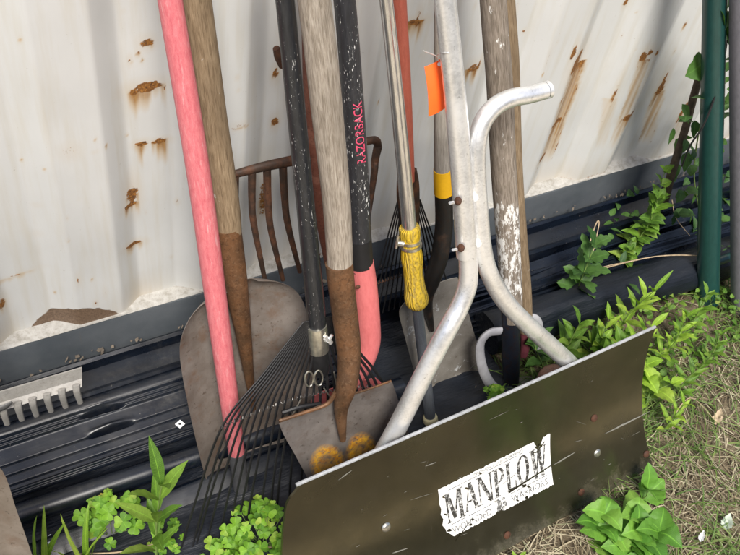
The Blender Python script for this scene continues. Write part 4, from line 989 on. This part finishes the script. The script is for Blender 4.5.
# ------------------------------------------------------------------ plants
def frame(d, up=Vector((0, 0, 1))):
    d = d.normalized(); s = d.cross(up)
    if s.length < .05: s = d.cross(Vector((1, 0, 0)))
    s.normalize(); return d, s, s.cross(d)
def leaf(mb, base, d, L, W, shape='lance', droop=.3, fold=.25, serr=0.0, roll=0.0, n=11):
    d, s, u = frame(d)
    if roll: s, u = s * math.cos(roll) + u * math.sin(roll), u * math.cos(roll) - s * math.sin(roll)
    rows, tc = [], []
    for i in range(n + 1):
        q = i / n
        if shape == 'lance': w_ = math.sin(math.pi * min(1, q * .96 + .03)) ** .9 * (1.15 - .5 * q)
        elif shape == 'ovate': w_ = math.sin(math.pi * q ** .62) ** .8 * (1.0 if q < .5 else 1 - .25 * (q - .5)) * min(1, .15 + q * 8)
        elif shape == 'heart': w_ = (math.sin(math.pi * min(1, q * .62 + .02)) if q < .93 else .82)
        elif shape == 'lobed': w_ = math.sin(math.pi * q ** .7) ** .7 * (.55 + .45 * abs(math.sin(q * 9.5)))
        else: w_ = (1 - q) ** .55 * min(1, q * 10 + .35)
        if serr: w_ *= 1 - serr * ((i % 2) * 1.0)
        if i in (0, n) and shape != 'heart': w_ = .02
        w_ *= W / 2
        c = base + d * (L * (q - droop * .25 * q * q)) - Vector((0, 0, 1)) * (droop * L * q * q) * .5 + u * (.04 * L * math.sin(q * 3))
        row = []
        for k in (-1, -.5, 0, .5, 1):
            notch = -.16 * L * max(0, q - .7) / .3 * (1 - abs(k)) ** 1 if shape == 'heart' else 0
            pt_ = c + s * (k * w_) + u * (abs(k) * w_ * fold) + d * notch; row.append(pt_ + u * (W * .10 * noise.noise(pt_ * (1.6 / max(W, .01))) * min(1, q * 3) + W * .025 * math.sin(q * 22) * abs(k))); tc.append((k, q * 3, 0))
        rows.append(row)
    mb.grid(rows, tco=tc)
def stem_path(b, tip, bend, n=8):
    m = (b + tip) * .5 + bend; return crom([b, m, tip], n)
def up_lean(r, t_): return Vector((random.uniform(-r, r), random.uniform(-r, r), t_))
def herb(name, px, py, h, lean, nodes, L, W, shape, leafm, label, cat='weed', group=None, stemm='stem', z0=.0, droop=.35, serr=0.0, stems=1, spread=.25, pairs=2, up=.5, r=.0016, seed=1, base=None, topscale=.5):
    rs = random.getstate(); random.seed(seed)
    b = base or ground(px, py, z0); e = empty(name, b, label, cat, group); ms, ml = MB(), MB()
    for k in range(stems):
        dx = Vector((random.uniform(-1, 1), random.uniform(-1, 1), 0)) * spread * h if stems > 1 else Vector((0, 0, 0))
        hh = h * random.uniform(.7, 1.05) if stems > 1 else h
        tip = b + Vector((lean[0], lean[1], 0)) * hh + dx + Vector((0, 0, hh)); p = stem_path(b + dx * .08, tip, Vector((random.uniform(-.1, .1), random.uniform(-.1, .1), 0)) * hh)
        ms.tube(p, [r * (1 - .55 * i / len(p)) for i in range(len(p))], 7)
        for i in range(nodes):
            f = .18 + .82 * i / max(1, nodes - 1); q = p[min(len(p) - 1, int(f * (len(p) - 1)))]; a0 = i * (1.57 if pairs == 2 else 2.4) + random.uniform(-.4, .4)
            sc_ = 1 - (1 - topscale) * f ** 2
            for j in range(pairs):
                a = a0 + j * 2 * math.pi / pairs; upf = up + f * .7
                leaf(ml, q, Vector((math.cos(a), math.sin(a), upf)), L * sc_ * random.uniform(.75, 1.15), W * sc_ * random.uniform(.8, 1.1), shape, droop * random.uniform(.6, 1.3), random.uniform(.1, .4), serr, random.uniform(-.4, .4))
    ms.build('stem', M[stemm], e); ml.build('foliage', M[leafm], e, True, 85)
    random.setstate(rs); return e
def clover(px, py, w, h, n, label, group, size=.013, seed=1, yellow=0, z0=.015, depth_y=.6, z1=.10):
    """a clump of three part leaves on thin stalks"""
    rs = random.getstate(); random.seed(seed); b = ground(px, py, z0); e = empty('clover_plant', b, label, 'clover', group); ms, ml, my = MB(), MB(), MB()
    for i in range(n):
        a = random.uniform(0, 6.28); r_ = math.sqrt(random.random()); hgt = random.uniform(.35, 1) * z1 * (1.1 - .5 * r_)
        tip = b + Vector((math.cos(a) * r_ * w, math.sin(a) * r_ * w * depth_y, hgt)); ms.tube(stem_path(b + Vector((math.cos(a), math.sin(a), 0)) * .01, tip, Vector((0, 0, -.006)), 4), .0007, 5)
        tl = Vector((random.uniform(-.35, .35), random.uniform(-.75, .3), 1)).normalized(); a1 = random.uniform(0, 6.28); s_ = size * random.uniform(.5, 1.3)
        x_ = tl.orthogonal().normalized(); y_ = tl.cross(x_)
        for j in range(3):
            an = a1 + j * 2.094; d = x_ * math.cos(an) + y_ * math.sin(an)
            tgt = my if i < yellow else ml; dd, s, u = d, tl.cross(d).normalized(), tl
            rows, tc = [], []
            for ii in range(9):
                q = ii / 8; w_ = (math.sin(math.pi * (q * .66 + .02)) if q < .9 else .78) * s_ * .62
                row = []
                for k in (-1, -.5, 0, .5, 1):
                    notch = -.20 * s_ * max(0, q - .6) / .4 * (1 - abs(k) ** .8) - .16 * s_ * abs(k) ** 3 * q
                    row.append(tip + dd * (s_ * q + notch) + s * (k * w_) + u * (abs(k) * w_ * .28 - s_ * .12 * q * q)); tc.append((k, q * 3, 0))
                rows.append(row)
            tgt.grid(rows, tco=tc)
    ms.build('stalks', M['stem'], e); ml.build('foliage', M['leaf_clover'], e)
    if yellow: my.build('yellow_leaf', M['leaf_yellow'], e)
    random.setstate(rs); return e
def grass_tuft(px, py, n, h, label, mat='leaf_bright', w_=.006, seed=1, lean=(0, 0), z0=.01, spread=.02):
    rs = random.getstate(); random.seed(seed); b = ground(px, py, z0); e = empty('grass_tuft', b, label, 'grass', 'broad bladed grass tufts'); ml = MB()
    for i in range(n):
        a = random.uniform(0, 6.28); d = Vector((math.cos(a) * .4 + lean[0], math.sin(a) * .4 + lean[1], 1.2)); leaf(ml, b + Vector((random.uniform(-spread, spread), random.uniform(-spread, spread), 0)), d, h * random.uniform(.6, 1.1), w_ * 2 * random.uniform(.8, 1.2), 'blade', random.uniform(.1, .5), .35, 0, random.uniform(-1, 1), 9)
    ml.build('blades', M[mat], e); random.setstate(rs); return e
G_CL = 'clover plants at the foot of the tools'
clover(110, 530, .060, .07, 26, 'clover clump with one yellow leaf, left of the leaf rake tines', G_CL, .0145, 3, 1, .012, 1.0, .125)
clover(262, 545, .075, .06, 54, 'dense bright clover clump beside the left end of the plow', G_CL, .0145, 4, 0, .012, .9, .11)
clover(226, 558, .045, .05, 30, 'low clover clump under the leaf rake tines at the bottom edge', G_CL, .012, 5, 0, .010, .9, .05)
clover(165, 540, .035, .05, 22, 'small clover clump at the foot of the tall pointed leaf weed', G_CL, .0095, 6, 0, .010, .9, .035)
clover(492, 398, .022, .02, 12, 'tiny clover sprig between the plow and the digger blades', G_CL, .010, 7, 0, .05, .9, .04)
herb('pointed_leaf_weed', 156, 560, .25, (.10, .05), 6, .105, .026, 'lance', 'leaf_mid', 'tall weed with long pointed leaves growing in front of the large scoop shovel', 'weed', None, 'stem', .01, .22, 0, 1, .2, 2, 1.0, .0024, 12, None, .95)
grass_tuft(36, 575, 8, .20, 'broad grass tuft beside the brown blade in the bottom left corner', 'leaf_bright', .007, 21, (.0, .1), .01, .02)
grass_tuft(80, 572, 7, .19, 'broad grass tuft between the corner tuft and the clover', 'leaf_bright', .007, 22, (.1, .1), .01, .02)
herb('mugwort_plant', 573, 300, .20, (-.06, .02), 6, .085, .052, 'lobed', 'leaf_dark', 'dark mugwort plant with jagged leaves growing out of the black strips', 'weed', None, 'stem', .02, .4, .0, 1, .2, 3, .35, .0018, 31, None, .7)
herb('jagged_leaf_weed', 628, 252, .25, (.12, .06), 8, .062, .034, 'ovate', 'leaf_mid', 'leafy weed with toothed leaves against the container rail by the brown stick', 'weed', None, 'stem', .02, .45, .12, 2, .10, 3, .3, .0016, 32, None, .6)
herb('jagged_leaf_weed', 624, 262, .07, (.0, .05), 3, .050, .030, 'ovate', 'leaf_mid', 'small low weed at the foot of the toothed leaf weed', 'weed', None, 'stem', .04, .4, .12, 2, .2, 3, .3, .0014, 33)
G_W = 'willow leaved weeds behind the plow'
for i, (px, py, h, ln, lm, lab, n, L, W) in enumerate([
        (612, 352, .24, (.0, -.05), 'leaf_bright', 'tallest bright willow leaved weed behind the right end of the plow', 9, .090, .020),
        (588, 360, .16, (-.04, .0), 'leaf_bright', 'bright upright weed just behind the plow top edge', 6, .080, .020),
        (648, 362, .18, (.10, -.05), 'leaf_bright', 'bright narrow leaved weed in front of the green post', 9, .070, .015),
        (676, 400, .14, (.06, .0), 'leaf_mid', 'narrow leaved weed between green post and grey pole', 8, .062, .014),
        (562, 362, .15, (-.05, .0), 'leaf_mid', 'leafy weed rising between the right plow tube and the fabric roll', 6, .085, .026),
        (626, 372, .18, (-.06, .0), 'leaf_bright', 'bright weed leaning left over the upper right plow corner', 7, .085, .022),
        (664, 352, .22, (.05, -.02), 'leaf_mid', 'mid green narrow leaved weed before the foot of the green post', 8, .070, .016),
        (662, 432, .11, (.06, .0), 'leaf_bright', 'low narrow leaved weed on the straw beside the plow edge', 6, .06, .013),
        (698, 368, .13, (-.02, .02), 'leaf_mid', 'short narrow leaved weed at the foot of the green post', 7, .055, .014)]):
    herb('willow_weed', px, py, h, ln, n, L, W, 'lance', lm, lab, 'weed', G_W, 'stem', .0, .35, 0, 1, .2, 2, .6, .0020, 40 + i, None, .75)
G_B = 'broad leaved weeds beside the plow'
herb('broad_leaf_weed', 630, 556, .085, (.0, .0), 3, .105, .072, 'ovate', 'leaf_broad', 'broad leaved bright green weed in front of the lower right plow corner', 'weed', G_B, 'stem', .0, .75, .08, 6, 1.0, 3, .05, .002, 59, None, .7)
herb('broad_leaf_weed', 640, 500, .045, (-.02, .03), 2, .080, .060, 'ovate', 'leaf_broad', 'single broad leaved seedling touching the right plow corner', 'weed', G_B, 'stem', .0, .3, .10, 1, .3, 2, .30, .0016, 52, None, .9)
herb('broad_leaf_weed', 640, 398, .09, (.0, .02), 3, .110, .058, 'ovate', 'leaf_bright', 'broad leaved weed peeking out past the upper right plow corner', 'weed', G_B, 'stem', .0, .5, .12, 2, .5, 2, .25, .0018, 53)
herb('broad_leaf_weed', 596, 366, .13, (-.06, .02), 5, .110, .040, 'lance', 'leaf_mid', 'dark leafy weed between plow tube and black roll', 'weed', G_B, 'stem', .0, .30, 0, 3, .35, 2, .7, .0018, 54)
herb('broad_leaf_weed', 545, 366, .10, (-.02, .02), 4, .085, .032, 'lance', 'leaf_dark', 'small dark weed behind the lower end of the right plow tube', 'weed', G_B, 'stem', .02, .35, 0, 2, .5, 2, .5, .0018, 55)
herb('broad_leaf_weed', 508, 570, .04, (.0, .02), 3, .035, .018, 'ovate', 'leaf_bright', 'tiny weed under the plow bottom edge', 'weed', G_B, 'stem', .0, .35, 0, 2, .6, 2, .5, .001, 56)
# climbing leaves round the stick and posts
PV = plane(-.10, .0)
e = empty('brown_stick', PV(664, 205), 'bare brown stick leaning on the container left of the green post', 'stick')
mb = MB(); tubepx(mb, PV, [(663, 206, 10, .02), (670, 180, 9, .02), (680, 145, 8, .01), (690, 112, 8), (702, 70, 8), (712, 30, 8)], 8, 12, wob=.004); mb.build('shaft', M['stick'], e)
e = empty('vine', PV(690, 190), 'green vine climbing between the stick and the posts', 'vine'); ml, ms = MB(), MB(); random.seed(61)
ms.tube(crom([PV(700, 215), PV(694, 170, .03), PV(705, 100, .03), PV(716, 60, .0), PV(728, -30, 0)], 8), .0018, 7)
p = PV(704, 62, .03); leaf(ml, p, PV(678, 80, .05) - p, .062, .062, 'ovate', .15, .15, .06, .9)
for (x, y) in [(682, 104), (686, 116), (678, 122), (690, 98), (697, 128), (684, 138), (676, 146), (695, 150), (700, 158), (673, 128)] + [(random.uniform(716, 742), random.uniform(-10, 290)) for _ in range(70)] + [(random.uniform(672, 702), random.uniform(120, 235)) for _ in range(26)]:
    p = PV(x, y, random.uniform(-.02, .06)); a = random.uniform(0, 6.28); leaf(ml, p, Vector((math.cos(a), -.5 + random.uniform(-.3, .3), math.sin(a) * .6 - .2)), random.uniform(.025, .05), random.uniform(.016, .034), 'ovate', .3, .2, .08, random.uniform(-.6, .6), 7)
ms.build('stem', M['stem'], e); ml.build('foliage', M['leaf_dark'], e)

# dry stems and twigs
def twig(pts, r, label, mat='twig', name='dry_stem', cat='stem', group='dry stems over the black plastic'):
    mb = MB(); q = crom(pts, 8); mb.tube(q, [r * (1 - .4 * i / len(q)) for i in range(len(q))], 7); tag(mb.build(name, M[mat]), label, cat, group)
twig([ground(583, 282, .06), ground(588, 250, .10), ground(596, 224, .13), ground(599, 224, .13), ground(594, 248, .10), ground(591, 262, .07)], .0018, 'bent over dry straw forming a narrow loop beside the mugwort')
twig([ground(580, 276, .09), ground(620, 264, .10), ground(660, 256, .11), ground(700, 256, .12), ground(712, 262, .12)], .0019, 'long pale dry stem lying across the fabric roll')
twig([ground(560, 284, .09), ground(600, 268, .10), ground(645, 258, .10)], .0013, 'thin grey stem under the long pale stem')
twig([ground(672, 200, .10), ground(676, 218, .08), ground(690, 236, .07)], .0014, 'short dry stem at the foot of the brown stick')
twig([ground(668, 425, .02), ground(690, 398, .035), ground(715, 420, .03)], .0012, 'arched dry stem on the straw right of the plow')
twig([ground(215, 552, .02), ground(250, 548, .025), ground(290, 548, .02), ground(320, 556, .015)], .0022, 'pale twig on the soil below the clover')
twig([ground(80, 554, .02), ground(120, 552, .026), ground(158, 543, .02)], .0016, 'brown twig in front of the left clover clump')
for (px, py, L, W, mt, lab, sd) in ((725, 530, .036, .026, 'pale_leaf', 'crumpled pale grey green leaf on the straw at bottom right', 1), (716, 424, .040, .022, 'dry_leaf', 'curled brown dead leaf on the straw below the grey pole', 2), (700, 542, .026, .012, 'washer', 'small white scrap of dry leaf beside the crumpled pale leaf', 3)):
    random.seed(sd); mb = MB(); b = ground(px, py, .014); leaf(mb, b, Vector((.7, .5, .1)), L, W, 'ovate', -.2, .55, .2, .3)
    mb.v = [v + Vector((0, 0, .006 * noise.noise(v * 120))) for v in mb.v]; tag(mb.build('dead_leaf', M[mt]), lab, 'leaf')

# grass, straw and ground cover (uncountable)
def blades(name, n, area, hrange, wr, mats, label, flat=True, seed=1, dens=None):
    r = random.Random(seed); mb = MB(); k = 0
    while k < n:
        x, y = r.uniform(*area[0]), r.uniform(*area[1])
        if dens and r.random() > dens(x, y): continue
        k += 1
        L = r.uniform(*hrange); a = r.uniform(0, 6.28); w_ = r.uniform(*wr); b = Vector((x, y, ground_h(x, y) + r.uniform(0, .010)))
        if flat: d = Vector((math.cos(a), math.sin(a), r.uniform(-.05, .35))); bend = Vector((r.uniform(-.3, .3), r.uniform(-.3, .3), -.12))
        else: d = Vector((math.cos(a) * .6, math.sin(a) * .6, r.uniform(.5, 1.2))); bend = Vector((math.cos(a) * .5, math.sin(a) * .5, -.55))
        d.normalize(); s = d.cross(Vector((r.uniform(-.4, .4), r.uniform(-.4, .4), 1))).normalized(); vs_ = []; ts = []
        for i in range(5):
            q = i / 4; c = b + d * (L * q) + bend * (L * q * q); c.z = max(c.z, ground_h(x, y) + .001 + .002 * (k % 5)); ww = w_ * (1 - q) ** .6 + .0001
            vs_ += [c - s * ww, c + s * ww]; ts += [(-1, q, 0), (1, q, 0)]
        mb.add(vs_, [(2 * i, 2 * i + 1, 2 * i + 3, 2 * i + 2) for i in range(4)], ts)
    o = mb.build(name, mats); tag(o, label, 'grass', kind='stuff')
t = MT('dry_straw', .8, 0, .25); g = t.N('ShaderNodeNewGeometry'); t.color(t.ramp(g.outputs['Random Per Island'], [(0, (.10, .075, .042)), (.45, (.24, .195, .125)), (.85, (.42, .37, .26)), (1, (.27, .29, .16))])); M['straw'] = t.m
AR = ((.75, 2.1), (-1.15, -.28))
blades('dry_grass', 6500, AR, (.03, .11), (.0006, .0014), M['straw'], 'matted dry straw and dead grass on the soil right of the plow', True, 71, lambda x, y: 0 if (y > -.52 and x < 1.22) else min(1, .15 + max(0, (-.36 - y) * 2.2)))
gl = m_leaf('grass_green', (.07, .13, .03), (.17, .27, .06), (.28, .34, .12), vein=.2)
blades('green_grass', 3400, ((1.0, 2.1), (-1.15, -.3)), (.03, .10), (.0008, .0019), gl, 'thin green grass blades growing through the straw', False, 72, lambda x, y: .12 + .88 * max(0, noise.noise(Vector((x * 5, y * 5, 2))) * 1.6 + .15 + (.5 if x < 1.33 and y > -.75 else 0)))
mb = MB(); random.seed(73)
for i in range(900):
    x = random.uniform(1.18, 2.1); y = random.uniform(-.50, -.24)
    if noise.noise(Vector((x * 7, y * 7, 9))) < -.15: continue
    p = Vector((x, y, random.uniform(.01, .05))); a = random.uniform(0, 6.28); leaf(mb, p, Vector((math.cos(a), math.sin(a) - .3, random.uniform(.1, .9))), random.uniform(.012, .028), random.uniform(.009, .018), 'ovate', .3, .2, .0, random.uniform(-.5, .5), 5)
tag(mb.build('ground_cover', M['leaf_mid']), 'low green ground cover at the foot of the posts', 'ground cover', kind='stuff')
mb = MB()
for i in range(420):
    x = random.uniform(1.35, 2.5); y = random.uniform(-.30, -.02)
    if noise.noise(Vector((x * 6, y * 6, 4))) < .08 + max(0, 1.75 - x) * .9: continue
    p = Vector((x, y, random.uniform(.04, .15))); a = random.uniform(0, 6.28); leaf(mb, p, Vector((math.cos(a), math.sin(a) - .3, random.uniform(.0, .9))), random.uniform(.02, .045), random.uniform(.012, .026), 'ovate', .3, .2, .0, random.uniform(-.5, .5), 6)
tag(mb.build('undergrowth', M['leaf_dark']), 'dark undergrowth of small leaves between the container and the posts', 'undergrowth', kind='stuff')
